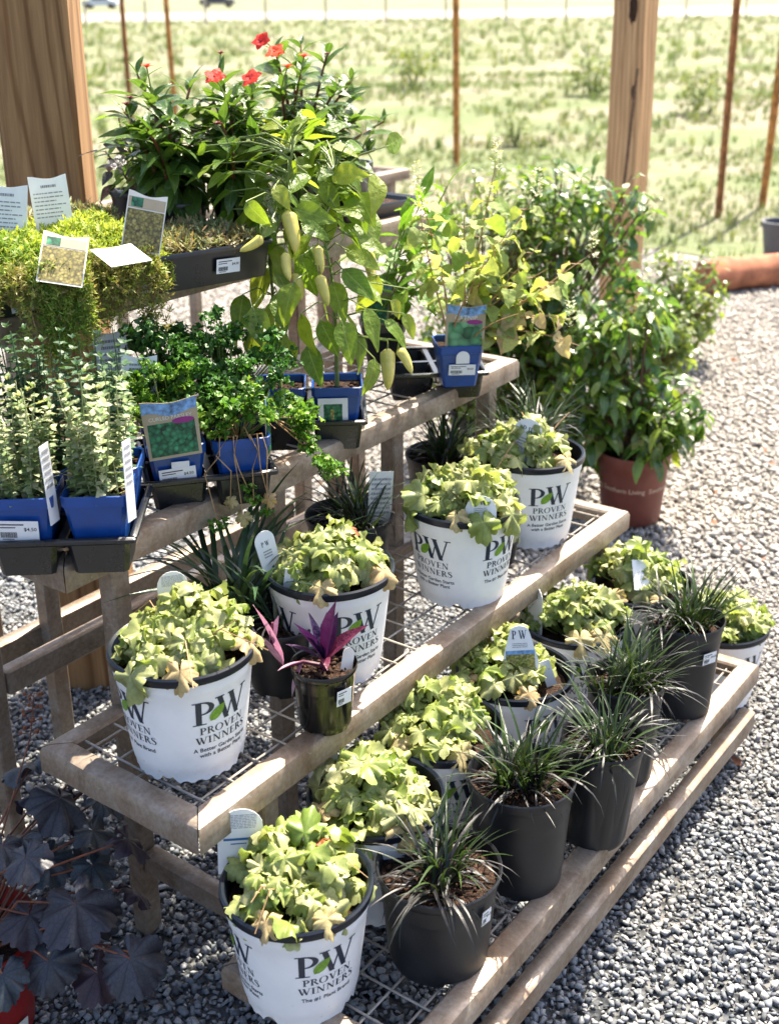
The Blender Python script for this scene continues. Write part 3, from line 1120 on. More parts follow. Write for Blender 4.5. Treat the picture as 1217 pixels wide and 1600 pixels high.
rusty_post(8.32, 9.31, 2.6, 0.034, (0, 0), 'rust_brown', 'leftmost rusty post, just right of the thick timber post')
rusty_post(8.75, 9.13, 2.6, 0.036, (-0.008, 0.01), 'rust', 'orange rusty post, second from the left behind the red flowers')
rusty_post(9.19, 6.04, 2.6, 0.042, (-0.008, 0.012), 'rust', 'rusty post alone in the centre of the field edge')
rusty_post(8.0, 3.1, 2.6, 0.038, (0, 0), 'rust_brown', 'brown rusty post right of the pale timber post')
rusty_post(8.57, 3.0, 2.6, 0.042, (0.02, -0.022), 'rust', 'rightmost orange rusty post above the grey pot')
t = thing('garden_stake', 'thin dark stake leaning out of the shrubs beside the pale post', 'stake', (4.3, 2.12, 0))
MB().tube([(0, 0, 0), (0.03, -0.03, 0.5), (0.06, -0.06, 1.2)], [0.008, 0.007, 0.006], 6).build('cane', 'stem_brown', t)

t = thing('edging_log', 'reddish brown round log lying at the edge of the gravel', 'log', (5.86, 2.32, 0.085), math.atan2(-0.36, 0.62))
mb = MB()
path = [(i * 0.1, 0.01 * math.sin(i * .8), 0.004 * math.sin(i * 1.3)) for i in range(22)]
mb.tube(path, [0.088 + 0.004 * math.sin(i * 1.9) for i in range(22)], 16)
mb.build('trunk', 'rust_log', t)
t = thing('plant_pot', 'dark grey round pot standing behind the reddish log', 'pot', (6.78, 2.25, 0))
MB().lathe([(0.085, 0), (0.115, 0.22), (0.122, 0.22), (0.122, 0.25), (0.108, 0.25), (0.10, 0.21)], 36, cap0=True).build('pot', 'grey_plastic', t)
MB().lathe([(0.10, 0.215), (0.06, 0.225), (0.001, 0.225)], 24).build('soil', 'soil', t)


# far cars beyond the road and a wire fence in front of them
def car(loc, rz, paint, label):
    t = thing('parked_car', label, 'car', loc, rz)
    mb = MB()
    prof = [(-2.1, .35), (-2.15, .75), (-1.95, .95), (-1.2, 1.0), (-0.7, 1.42), (0.75, 1.45), (1.35, 1.02), (2.0, .92), (2.15, .7), (2.1, .35)]
    pts, fs = [], []
    for y, s in ((-0.88, 1), (-0.8, 1.0), (0.8, 1.0), (0.88, 1)):
        for x, z in prof:
            yy = y * (0.82 if z > 1.1 else 1.0)
            pts.append((x, yy, z if abs(y) < .85 else min(z, z)))
    n = len(prof)
    for i in range(3):
        for k in range(n):
            j = (k + 1) % n
            fs.append((i * n + k, i * n + j, (i + 1) * n + j, (i + 1) * n + k))
    fs.append(tuple(range(n)))
    fs.append(tuple(range(4 * n - 1, 3 * n - 1, -1)))
    mb.add(pts, fs)
    mb.build('body', paint, t)
    for s in (-1, 1):
        MB().add([(-0.95, s * 0.9, 1.02), (1.1, s * 0.9, 1.02), (0.7, s * 0.74, 1.38), (-0.6, s * 0.74, 1.38)], [(0, 1, 2, 3)]).build('side_window', 'car_glass', t)
        for x in (-1.35, 1.35):
            wv = MB()
            wv.lathe([(0.02, -0.1), (0.33, -0.1), (0.33, 0.1), (0.02, 0.1)], 20, cap0=True, cap1=True)
            wo = wv.build('wheel', 'tyre', t)
            wo.location = (x, s * 0.84, 0.33)
            wo.rotation_euler = (PI / 2, 0, 0)


ang = math.atan2(FR.y, FR.x)
car((103.5, 119.5, 0), ang, 'car_paint_pale', 'pale silver car parked far off beside the thick timber post')
car((113.2, 109.5, 0), ang + PI, 'car_paint_dark', 'dark car parked far off across the field')
t = thing('far_fence', 'wire fence on posts across the far side of the field', 'fence', (0, 0, 0))
mb = MB()
for k in range(3):
    a, b = FD * 66 - FR * 40, FD * 66 + FR * 40
    mb.tube([(a.x, a.y, 0.35 + 0.35 * k), (b.x, b.y, 0.35 + 0.35 * k)], 0.008, 4)
stuff(mb.build('wire', 'wire', t))
pm = MB().box((0, 0, 0.6), (0.09, 0.09, 1.3)).mesh('post', 'wire', False)
for k in range(-9, 10):
    p = FD * 66 + FR * (k * 3.1)
    link('post', pm, t, (p.x, p.y, 0))

# ------------------------------------------------------------------ the display stand
RW, RH = 0.038, 0.042
PROF = [(0, -RH), (0, -0.011), (0.0033, -0.0033), (0.011, 0), (RW - 0.004, 0), (RW, -0.004), (RW, -0.032), (0.004, -0.032), (0.004, -RH)]


def rail(root, name, A, B, nrm, z, gap=0.0012):
    A, B, nrm = Vector(A), Vector(B), Vector(nrm)
    d = (B - A).normalized()
    pts, fs = [], []
    L = (B - A).length
    n = 10
    m = len(PROF)
    for i in range(n + 1):
        for q, zz in PROF:
            a0, a1 = q + gap, L - q - gap
            s = a0 + (a1 - a0) * i / n
            p = A + d * s + nrm * q
            pts.append((p.x, p.y, z + zz + 0.0009 * math.sin(i * 1.4 + q * 40)))
    for i in range(n):
        for k in range(m):
            j = (k + 1) % m
            fs.append((i * m + k, i * m + j, (i + 1) * m + j, (i + 1) * m + k))
    fs.append(tuple(range(m)))
    fs.append(tuple(range((n + 1) * m - 1, n * m - 1, -1)))
    return MB().add(pts, fs).build(name, 'weathered_steel', root)


def shelf(root, x0, x1, y0, y1, z):
    rail(root, 'front_rail', (x0, y0), (x1, y0), (0, 1), z)
    rail(root, 'back_rail', (x1, y1), (x0, y1), (0, -1), z)
    rail(root, 'end_rail', (x0, y1), (x0, y0), (1, 0), z)
    rail(root, 'end_rail', (x1, y0), (x1, y1), (-1, 0), z)
    mb = MB()
    r = 0.0019
    nx = int(round((x1 - x0) / 0.056))
    for i in range(1, nx):
        x = x0 + (x1 - x0) * i / nx
        mb.tube([(x, y0 + 0.03, z - 0.0075), (x, (y0 + y1) / 2, z - 0.009), (x, y1 - 0.03, z - 0.0075)], r, 6)
    ny = int(round((y1 - y0) / 0.056))
    for i in range(1, ny):
        y = y0 + (y1 - y0) * i / ny
        mb.tube([(x0 + 0.03, y, z - 0.0112), ((x0 + x1) / 2, y, z - 0.0127), (x1 - 0.03, y, z - 0.0112)], r, 6)
    stuff(mb.build('wire_mesh', 'wire', root))


def leg(root, x, y, ztop, wd=0.034):
    return MB().box((x, y, ztop / 2), (wd, wd, ztop), 0, 0.003).build('leg', 'weathered_steel', root)


def bar_(root, name, a, b, z, wd=0.034, ht=0.036):
    a, b = Vector(a), Vector(b)
    c = (a + b) / 2
    d = b - a
    return MB().box((c.x, c.y, z - ht / 2), (d.length, wd, ht), math.atan2(d.y, d.x), 0.0045).build(name, 'weathered_steel', root)


Z1, Z2, Z3, Z4 = 0.184, 0.451, 0.736, 1.03
st = thing('plant_stand', 'three stepped metal display stand with wire mesh shelves full of pots', 'plant stand', (0, 0, 0))
shelf(st, 0.925, 2.165, 0.67, 0.995, Z1)
shelf(st, 0.885, 2.160, 0.975, 1.300, Z2)
shelf(st, 0.930, 2.160, 1.2535, 1.675, Z3)
for x in (1.04, 2.08):
    leg(st, x, 0.703, Z1 - 0.033)
    leg(st, x, 1.005, Z2 - 0.033)
for x in (1.045, 1.40, 1.745, 2.085):
    leg(st, x, 1.290, Z3 - 0.033)
for x in (1.05, 2.09):
    leg(st, x, 1.648, Z3 - 0.033, 0.03)
bar_(st, 'lower_bar', (0.95, 0.670), (2.125, 0.670), 0.100, 0.030, 0.045)
for x in (1.045, 2.085):
    bar_(st, 'cross_bar', (x, 0.998), (x, 1.271), 0.178, 0.03, 0.042)
bar_(st, 'brace', (1.07, 1.648), (2.07, 1.648), 0.365, 0.03, 0.05)

bk = thing('back_bench', 'long metal bench behind the stepped stand carrying sedum and red flowers', 'bench', (0, 0, 0))
shelf(bk, 0.40, 2.17, 1.486, 1.84, Z4)
for x in (0.5, 1.30, 2.08):
    leg(bk, x, 1.812, Z4 - 0.033)
    if x != 1.30:
        leg(bk, x, 1.705, Z4 - 0.033)
bar_(bk, 'brace', (0.52, 1.838), (2.06, 1.838), 0.30, 0.03, 0.05)

fbn = thing('far_bench', 'far metal bench out of focus behind the impatiens', 'bench', (0, 0, 0))
shelf(fbn, 2.75, 4.08, 2.91, 3.35, 0.80)
for x in (2.85, 3.98):
    for y in (2.94, 3.32):
        leg(fbn, x, y, 0.767)

rb = thing('rear_bench', 'low metal bench behind the thick timber post', 'bench', (0, 0, 0))
shelf(rb, 0.2, 1.46, 2.19, 2.55, 0.62)
for x in (0.3, 1.43):
    for y in (2.215, 2.52):
        leg(rb, x, y, 0.587)
bar_(rb, 'cross_bar', (1.43, 2.23), (1.43, 2.50), 0.22, 0.03, 0.05)
bar_(rb, 'brace', (0.32, 2.2), (1.41, 2.2), 0.14, 0.03, 0.05)

# ------------------------------------------------------------------ pots
WR, WH = 0.1035, 0.180            # white pot: rim radius and height


def wr(z):                        # outer radius of the white pot wall
    return 0.0785 + (0.0985 - 0.0785) * (z / 0.168)


def wrap(vs, th0, z0, rf, off=0.0005):
    out = []
    for x, y in vs:
        z = z0 + y
        r = rf(z) + off
        a = th0 + x / rf(z0)
        out.append((r * math.cos(a), r * math.sin(a), z))
    return out


def centred(txt, h, gap=0.06):
    vs, fs, wd = word(txt, h, gap)
    return [(x - wd / 2, y) for x, y in vs], fs


def white_pot_meshes():
    mb = MB()
    n = 96

    def fn(i, th, r, z):
        if i == 0:
            k = (th * 26 / (2 * PI)) % 1.0
            z = z + (0.0032 if k < 0.5 else 0.0)
            for c in (0.55, 2.12, 3.69, 5.26):
                if abs(th - c) < 0.13:
                    z += 0.007
        if i == 1:
            k = (th * 26 / (2 * PI)) % 1.0
            r = r - (0.0012 if k < 0.5 else 0)
        return r, z
    prof = [(0.0765, 0.0), (0.0780, 0.012), (0.0800, 0.018)]
    prof += [(wr(z), z) for z in (0.03, 0.06, 0.09, 0.12, 0.147)]
    prof += [(wr(.15) + 0.0012, 0.150), (wr(.155) + 0.0012, 0.158), (0.0990, 0.166)]
    mb.lathe(prof, n, fn)
    body = mb.mesh('pot', 'white_plastic')
    rim = MB().lathe([(0.0990, 0.166), (0.1030, 0.1685), (0.1042, 0.174), (0.1035, 0.179), (0.1005, 0.1812), (0.0965, 0.179), (0.0945, 0.170), (0.0930, 0.150), (0.0900, 0.12), (0.0740, 0.014), (0.001, 0.012)], n).mesh('rim', 'rim_plastic')
    prints = []
    for k in range(2):
        navy, green = MB(), MB()
        th = 0.0
        XS = 1.24
        z0 = 0.099
        pv, pf, pw = word('P', 0.038)
        navy.add(wrap([((x - 0.037) * XS, y) for x, y in pv], th, z0, wr), pf)
        qv, qf, qw = word('W', 0.040)
        navy.add(wrap([((x * 0.92 - 0.011) * XS, y) for x, y in qv], th, z0, wr), qf)
        lf, lff = [], []
        for i in range(9):
            u = i / 8
            cx, cy = -0.0205 + 0.021 * u, 0.004 + 0.024 * u
            hw = 0.0078 * math.sin(PI * min(1, u ** 0.8)) ** 0.8
            lf += [(cx - hw * 0.81, cy + hw * 0.59), (cx + hw * 0.81, cy - hw * 0.59)]
        for i in range(8):
            lff.append((2 * i, 2 * i + 1, 2 * i + 3, 2 * i + 2))
        green.add(wrap(lf, th, z0, wr, 0.0009), lff)
        v, f = centred('PROVEN', 0.0115, 0.05)
        navy.add(wrap([(x * XS, y) for x, y in v], th, 0.0825, wr), f)
        v, f = centred('WINNERS', 0.0115, 0.05)
        navy.add(wrap([(x * XS, y) for x, y in v], th, 0.0665, wr), f)
        if k % 2:
            lines = [('The #1 Plant Brand', 0.0520)]
        else:
            lines = [('A Better Garden Starts', 0.0530), ('with a Better Plant', 0.0435)]
        for tx, zz in lines:
            v, f = sans(tx, 0.0092, 0.00012)
            navy.add(wrap(v, th, zz, wr), f)
        prints.append((navy.mesh('lettering', 'print_navy', False), green.mesh('leaf_emblem', 'print_leaf_green', False)))
    return body, rim, prints


WP = white_pot_meshes()


def soil_mesh(R, z, seed, n=26):
    r = random.Random(seed)
    mb = MB()
    pts, fs = [(0, 0, z + 0.004)], []
    rings = 5
    for i in range(1, rings + 1):
        for k in range(n):
            a = 2 * PI * k / n
            rr = R * i / rings
            pts.append((rr * math.cos(a), rr * math.sin(a), z + r.uniform(-0.004, 0.005) * (i < rings)))
    for k in range(n):
        fs.append((0, 1 + k, 1 + (k + 1) % n))
    for i in range(rings - 1):
        for k in range(n):
            a, b = 1 + i * n + k, 1 + i * n + (k + 1) % n
            fs.append((a, a + n, b + n, b))
    mb.add(pts, fs)
    return mb.mesh('soil', 'soil')


SOILW = soil_mesh(0.0925, 0.150, 1)


def white_pot(root, spin):
    o = link('pot', WP[0], root)
    o.rotation_euler = (0, 0, spin)
    link('rim', WP[1], o)
    for k in range(4):
        for me_, nm_ in zip(WP[2][k % 2], ('lettering', 'leaf_emblem')):
            stuff(link(nm_, me_, o, matrix=Matrix.Rotation(k * PI / 2, 4, 'Z')))
    link('soil', SOILW, root)
    return o


BLACK = {}


def black_pot(root, R, H, ribbed=False, mat='black_plastic', taper=0.80, rot=0.0, soil=True):
    key = (R, H, ribbed, mat)
    if key not in BLACK:
        n = 96 if ribbed else 56

        def fn(i, th, r, z):
            if ribbed and 2 <= i <= 5:
                r -= 0.0022 * (0.5 + 0.5 * math.copysign(abs(math.sin(th * 11)) ** 0.4, math.sin(th * 11)))
            if i == 0 and math.sin(th * 4) > 0.75:
                z += 0.010
            return r, z
        b = R * taper
        pr = [(b - 0.002, 0), (b, 0.006), (b + 0.0005, 0.012)]
        pr += [(b + (R * 0.955 - b) * q, H * q) for q in (0.3, 0.6, 0.88)]
        pr += [(R * 0.965, H * 0.90), (R * 0.965, H - 0.008), (R, H - 0.007), (R * 1.005, H - 0.002), (R * 0.985, H), (R * 0.95, H - 0.003), (R * 0.93, H * 0.8), (b * 0.95, 0.008), (0.001, 0.006)]
        BLACK[key] = (MB().lathe(pr, n, fn).mesh('pot', mat), soil_mesh(R * 0.925, H * 0.86, int(R * 1e4)))
    o = link('pot', BLACK[key][0], root)
    o.rotation_euler = (0, 0, rot)
    if soil:
        link('soil', BLACK[key][1], root)
    return o


def bark_bits(root, R, z, n, seed, mat='bark'):
    """loose bits of bark mulch on the soil, one part"""
    r = np.random.default_rng(seed)
    a, q = r.uniform(0, 6.28, n), R * np.sqrt(r.random(n))
    P = np.stack([q * np.cos(a), q * np.sin(a), np.full(n, z) + r.uniform(0, .004, n)], 1)
    V, F, rv = batch(stones, P, rots(r.uniform(0, 6.28, n), r.normal(0, .5, n), r.normal(0, .5, n)), r.uniform(0.003, 0.008, n))
    return stuff(link('mulch', np_mesh('mulch', V, F, mat, rv, False), root))


# ------------------------------------------------------------------ labels and tags
def plate(wd, ht, top='arch', th=0.0008, taper=1.0, n=10):
    """thin upright plate: x across, z up, printed face towards -y"""
    out = [(-wd / 2 * taper, 0), (wd / 2 * taper, 0)]
    if top == 'arch':
        zc = ht - wd / 2
        for i in range(n + 1):
            a = PI * i / n
            out.append((wd / 2 * math.cos(a), zc + wd / 2 * math.sin(a)))
    elif top == 'taper':
        out += [(wd / 2, ht * .45), (wd * .30, ht * .86)]
        for i in range(n + 1):
            a = PI * i / n
            out.append((wd * .27 * math.cos(a), ht * .9 + ht * .1 * math.sin(a)))
        out += [(-wd * .30, ht * .86), (-wd / 2, ht * .45)]
    elif top == 'wave':
        for i in range(n + 1):
            u = i / n
            out.append((wd / 2 - wd * u, ht + 0.035 * ht * math.sin(u * 5.5 + 2.2)))
    else:
        out += [(wd / 2, ht), (-wd / 2, ht)]
    m = len(out)
    vs = [(x, -th / 2, z) for x, z in out] + [(x, th / 2, z) for x, z in out]
    fs = [tuple(range(m)), tuple(range(2 * m - 1, m - 1, -1))]
    for k in range(m):
        j = (k + 1) % m
        fs.append((j, k, m + k, m + j))
    return MB().add(vs, fs)


def on_face(mb, rects, y=-0.0009):
    for x0, x1, z0, z1 in rects:
        mb.add([(x0, y, z0), (x1, y, z0), (x1, y, z1), (x0, y, z1)], [(0, 1, 2, 3)])
    return mb


def text_lines(wd, z0, z1, n, seed, left=False, y=-0.0009, thick=0.45):
    """small print too fine to read, as broken lines"""
    r = random.Random(seed)
    mb = MB()
    for i in range(n):
        z = z1 - (z1 - z0) * (i + 0.5) / n
        hh = (z1 - z0) / n * thick / 2
        x = -wd / 2
        end = wd / 2 - (r.uniform(0, 0.4) * wd if left else 0)
        while x < end:
            L = r.uniform(0.04, 0.16) * wd
            on_face(mb, [(x, min(x + L, end), z - hh, z + hh)], y)
            x += L + 0.025 * wd
    return mb


def face_text(mb, txt, size, x, z, y=-0.0009, bold=0.0):
    v, f = sans(txt, size, bold)
    mb.add([(px + x, y, pz + z) for px, pz in v], f)


def mount(parent, name, me, pos, az, lean=0.0, roll=0.0):
    """az: direction the printed face looks; lean > 0 tips the top away from it"""
    o = link(name, me, parent)
    o.matrix_basis = Matrix.Translation(pos) @ Matrix.Rotation(az + PI / 2, 4, 'Z') @ Matrix.Rotation(-lean, 4, 'X') @ Matrix.Rotation(roll, 4, 'Y')
    return o


def price_label(parent, pos, az, lean, price=True, w=0.05, h=0.024, roll=0.0, y=0.0):
    o = mount(parent, 'price_label', plate(w, h, 'flat', 0.0006).mesh('price_label', 'tag_white', False), pos, az, lean, roll)
    mb = MB()
    r = random.Random(int((pos[0] + pos[2]) * 1e4))
    x = -w * 0.42
    while x < -w * 0.02:
        bw = r.choice((0.0005, 0.0008, 0.0012))
        on_face(mb, [(x, x + bw, h * 0.18, h * 0.46)], -0.0006)
        x += bw + 0.0006
    on_face(mb, [(-w * .42, w * .15, h * .80, h * .86), (-w * .42, -w * .05, h * .66, h * .71), (-w * .38, -w * .1, h * .09, h * .13)], -0.0006)
    if price:
        face_text(mb, '$4.50', h * 0.24, w * 0.3, h * 0.52, -0.0006, 0.00008)
    mb.build('print', 'print_black', o, False)
    return o


def camdir(p):
    """azimuth from a point towards where people walk past"""
    return math.atan2(-p[1], -p[0])


# ------------------------------------------------------------------ heucherella in white pots
leafset('heucherella_leaf', 12, 'heucherella_leaf', lambda k: palmate_shape(0.0315, 7 if k % 2 else 5, 3, k, 0.24, 0.08 + 0.16 * (k % 3), 63, 0.30))
leafset('dry_leaf', 4, 'dry_leaf', lambda k: palmate_shape(0.034, 5, 3, 50 + k, 0.20, 0.35, 60, 0.40))


leafmat('rusty_leaf', [(0.36, 0.09, 0.04), (0.42, 0.16, 0.06)], 0.35, 0.5, 0.3, scale=70)
leafset('rusty_leaf', 2, 'rusty_leaf', lambda k: palmate_shape(0.034, 5, 3, 70 + k, 0.22, 0.3, 60, 0.32))


def palmate_mound(root, key, n, R, z0, dome, sz, seed, stem, low=0.0, extra=(), lean=(0, 0)):
    r = random.Random(seed)
    mb = MB()
    p1, p2, p3 = r.uniform(0, 6), r.uniform(0, 6), r.uniform(.15, .35)

    def hz(a):                    # each mound is lopsided in its own way
        return 0.75 + p3 * math.sin(a + p1) + .18 * math.sin(3 * a + p2)
    for i in range(n):
        q = math.sqrt((i + 0.5) / n)
        a = i * 2.39996 + r.uniform(-0.7, 0.7)
        rr = R * q * r.uniform(0.80, 1.10) * (0.92 + .12 * math.sin(2 * a + p1))
        z = z0 + dome * (1 - q ** 2.2) * hz(a) + r.uniform(-0.016, 0.016) - low * max(0, q - 0.8)
        tl = 0.10 + 0.70 * q ** 1.5 + r.gauss(0, 0.42)
        p = (rr * math.cos(a) + lean[0], rr * math.sin(a) + lean[1], z)
        m = r.choice(LEAFS[key])
        s = sz * r.choice((.5, .65, .8, .9, 1.0, 1.1, 1.2)) * r.uniform(.88, 1.1)
        link('leaf', m, root, matrix=mat4(p, a + r.gauss(0, 0.6), tl, r.gauss(0, 0.35), s))
        b = (rr * 0.35 * math.cos(a), rr * 0.35 * math.sin(a), z0 - 0.035)
        mid = ((p[0] + b[0]) / 2 + 0.006 * math.cos(a), (p[1] + b[1]) / 2 + 0.006 * math.sin(a), (p[2] + b[2]) / 2 + 0.008)
        mb.tube([b, mid, (p[0], p[1], p[2] - 0.001)], [0.0014, 0.0012, 0.0010], 5, False)
    for (x, y, z, az, tl, s, k) in extra:
        link('leaf', r.choice(LEAFS[k]), root, matrix=mat4((x, y, z), az, tl, 0.1, s))
    mb.build('stems', stem, root)


CD = (-0.803, -0.596)             # horizontally towards the viewer
HS = [  # x, y, z, spin of the print, leaves, label, seed, dome, lean
    (0.968, 0.881, Z1, -66, 46, 'front white pot of lime green coral bells, nearest of all on the bottom shelf', 1, 0.052, (0, 0)),
    (1.180, 0.906, Z1, 30, 54, 'lime green coral bells in the second white pot of the bottom shelf', 2, 0.055, (-.008, 0)),
    (1.384, 0.928, Z1, 14, 50, 'lime green coral bells in the third white pot of the bottom shelf', 3, 0.055, (-.01, .012)),
    (1.601, 0.920, Z1, 40, 38, 'lime green coral bells behind the oval picture tag on the bottom shelf', 4, 0.050, (-.012, .02)),
    (1.826, 0.924, Z1, 10, 48, 'lime green coral bells in the fifth white pot of the bottom shelf', 5, 0.055, (.005, 0)),
    (2.036, 0.880, Z1, 70, 42, 'lime green coral bells in the last white pot of the bottom shelf', 6, 0.062, (.02, 0.02)),
    (2.277, 0.800, 0.014, 45, 40, 'lime green coral bells in a white pot on the gravel beyond the stand', 7, 0.045, (0, -.01)),
    (1.009, 1.113, Z2, 32, 48, 'lime green coral bells in the left white pot at the corner of the middle shelf', 8, 0.052, (.01, 0)),
    (1.316, 1.098, Z2, 30, 48, 'lime green coral bells in the white pot behind the purple spiderwort', 9, 0.055, (-.005, .005)),
    (1.658, 1.070, Z2, -38, 56, 'lime green coral bells spilling over a white pot, third along the middle shelf', 10, 0.062, (0, 0)),
    (1.943, 1.093, Z2, 26, 40, 'lime green coral bells filling half of the last white pot on the middle shelf', 11, 0.050, (-.02, .02)),
]
HPOT = []
for (x, y, z, spin, n, lab, sd, dome, ln) in HS:
    t = thing('coral_bells_pot', lab, 'potted plant', (x, y, z - 0.003), group='white pots of coral bells')
    face = camdir((x, y))
    white_pot(t, face + math.radians(spin))
    ex = []
    r = random.Random(sd * 7)
    for k in range(2):
        a = face + r.uniform(-1.3, 1.3)
        ex.append((0.095 * math.cos(a), 0.095 * math.sin(a), 0.190, a, 0.75, r.uniform(0.8, 1.2), 'dry_leaf'))
    if sd in (1, 5, 9):           # one leaf gone rusty red
        ex.append((0.03, -0.02, 0.235, 1.0 + sd, .5, .5, 'rusty_leaf'))
    if sd in (10, 8):
        for a0 in ((-1.1, 0.35, 0.95) if sd == 10 else (-0.75,)):
            a = face + a0
            ex.append((0.104 * math.cos(a), 0.104 * math.sin(a), 0.180, a, 1.05, 1.25, 'heucherella_leaf'))
    palmate_mound(t, 'heucherella_leaf', int(n * 1.95), 0.094, 0.184, dome * 1.0, 0.93, sd, 'stem_green', 0.01, ex, ln)
    HPOT.append(t)
    # dry flower stalks
    if sd in (1, 4, 8, 11):
        mb = MB()
        for k in range(4):
            a = r.uniform(0, 6.28)
            L = r.uniform(0.09, 0.15)
            mb.tube([(0.02 * math.cos(a), 0.02 * math.sin(a), 0.18), (0.07 * math.cos(a), 0.07 * math.sin(a), 0.22), (L * math.cos(a), L * math.sin(a), 0.20 + r.uniform(-0.02, 0.05))], [0.0012, 0.001, 0.0007], 5)
        mb.build('dry_stalks', 'stalk_tan', t)


def oval_tag(root, pos, az, lean, wd, ht, kind, roll=0.0):
    o = mount(root, 'plant_tag', plate(wd, ht, 'taper' if kind == 'photo' else 'arch', 0.0009, 0.9).mesh('plant_tag', 'tag_white', False), pos, az, lean, roll)
    if kind in ('photo', 'logo'):
        mb = MB()
        h = wd * 0.24
        zt = ht * 0.80 if kind == 'photo' else ht * 0.70
        for ch, dx in (('P', -wd * .22), ('W', -wd * .03)):
            v, f, _ = word(ch, h)
            mb.add([(a * 0.8 + dx, -0.0009, b + zt) for a, b in v], f)
        o2 = mb.build('print', 'print_navy', o, False)
        text_lines(wd * .42, ht * (.66 if kind == 'photo' else .45), ht * (.74 if kind == 'photo' else .62), 3, 3).build('fine_print', 'print_grey', o, False)
    if kind == 'photo':
        on_face(MB(), [(-wd * .40, wd * .40, ht * .18, ht * .56)]).build('photo', 'tag_yellow', o, False)
        on_face(MB(), [(-wd * .40, wd * .40, ht * .56, ht * .62)]).build('photo_sky', 'tag_sky', o, False)
    if kind == 'back':
        text_lines(wd * .70, ht * .70, ht * .92, 9, 5, thick=0.4).build('fine_print', 'print_grey', o, False)
        face_text(MB(), 'x', 0.001, 0, 0)
        on_face(MB(), [(-wd * .36, wd * .38, ht * .52, ht * .555), (-wd * .2, wd * .15, ht * .46, ht * .475)]).build('print', 'print_blue', o, False)
    return o


oval_tag(HPOT[3], (0.045 * CD[0] + .005, 0.045 * CD[1] - .006, 0.165), camdir((1.6, .92)) + 0.1, 0.22, 0.062, 0.115, 'photo', -0.05)
oval_tag(HPOT[0], (-0.018, 0.090, 0.160), camdir((.97, .88)) + 0.1, 0.0, 0.062, 0.105, 'back', 0.08)
oval_tag(HPOT[9], (0.086 * CD[0] + .018, 0.086 * CD[1] - .022, 0.165), camdir((1.66, 1.07)), 0.15, 0.054, 0.055, 'logo', -0.1)
oval_tag(HPOT[10], (-0.05, 0.012, 0.160), camdir((1.94, 1.09)), 0.1, 0.058, 0.10, 'logo', 0.35)
oval_tag(HPOT[8], (-0.062, 0.060, 0.165), camdir((1.3, 1.1)) + 0.5, 0.05, 0.034, 0.085, 'logo', -0.2)
oval_tag(HPOT[1], (-0.01, 0.094, 0.165), camdir((1.18, .9)) + 2.9, -0.25, 0.05, 0.075, 'plain', 0.1)
oval_tag(HPOT[7], (0.060, 0.076, 0.165), camdir((1.0, 1.1)) + 0.1, 0.1, 0.045, 0.075, 'back', 0.0)
oval_tag(HPOT[4], (-0.06, 0.05, 0.160), camdir((1.8, .9)) + 2.2, -0.1, 0.05, 0.09, 'plain', 0.2)
mount(HPOT[5], 'plant_tag', plate(0.035, 0.06, 'flat').mesh('plant_tag', 'tag_white', False), (-0.05, -0.02, 0.19), camdir((2, .9)) + 0.6, 0.6, 0.2)
mount(HPOT[3], 'plant_tag', plate(0.018, 0.05, 'flat').mesh('plant_tag', 'tag_white', False), (0.012, -0.068, 0.165), camdir((1.6, .9)) + 0.2, 0.1, -0.3)
mount(HPOT[8], 'plant_tag', plate(0.022, 0.036, 'flat').mesh('plant_tag', 'tag_white', False), (-0.082, 0.012, 0.165), camdir((1.3, 1.1)), 0.1, 0.15)

# ------------------------------------------------------------------ mondo grass in black pots
def strap_variants(n, curl0, curl1, wd):
    return [quads(blade_shape(1.0, wd, 7, 1, curl0 + (curl1 - curl0) * NR.random(), 0.35, 'strap', 0, k)) for k in range(n)]


SV_UP = strap_variants(10, 0.1, 1.3, 0.034)
SV_DROOP = strap_variants(14, 0.7, 2.6, 0.034)
SV_WIDE = strap_variants(8, 0.3, 1.7, 0.042)


def blades(root, name, mat, variants, n, R, z, L0, L1, up0, up1, seed):
    r = np.random.default_rng(seed)
    a = r.uniform(0, 6.28, n)
    q = R * np.sqrt(r.random(n))
    # the clump has grown from a few off-centre shoots
    sh = r.normal(0, R * 0.7, (5, 2))[r.integers(0, 5, n)]
    P = np.stack([q * np.cos(a) * .6 + sh[:, 0], q * np.sin(a) * .6 + sh[:, 1], np.full(n, z)], 1)
    az = a + r.normal(0, 0.9, n)
    V, F, rv = batch(variants, P, rots(az, -r.uniform(up0, up1, n), r.normal(0, 0.25, n)), r.uniform(L0, L1, n))
    return stuff(link(name, np_mesh(name, V, F, mat, rv), root))


MONDO = [
    (1.132, 0.762, Z1, .0885, .155, False, 'black mondo grass in the front black pot with long stray blades', 21, 0),
    (1.341, 0.753, Z1, .0830, .186, False, 'bushy mondo grass in the second black pot on the bottom shelf', 22, 1),
    (1.500, 0.705, Z1, .0660, .192, True, 'black mondo grass in a ribbed black pot leaning beside the front rail', 23, 0),
    (1.672, 0.742, Z1, .0680, .192, True, 'green tufted mondo grass in a ribbed black pot, fourth along the front rail', 24, 2),
    (1.928, 0.744, Z1, .0720, .196, False, 'mondo grass in the tall smooth black pot at the far end of the bottom shelf', 25, 1),
    (1.546, 1.241, Z2, .0800, .150, False, 'dark mondo grass in a black pot under the pepper plants', 26, 3),
    (1.900, 1.270, Z2, .0820, .150, False, 'shaded mondo grass at the back of the middle shelf beneath the catnip', 27, 3),
    (2.095, 1.195, Z2, .0700, .160, False, 'mondo grass in the black pot behind the last white pot', 28, 1),
]
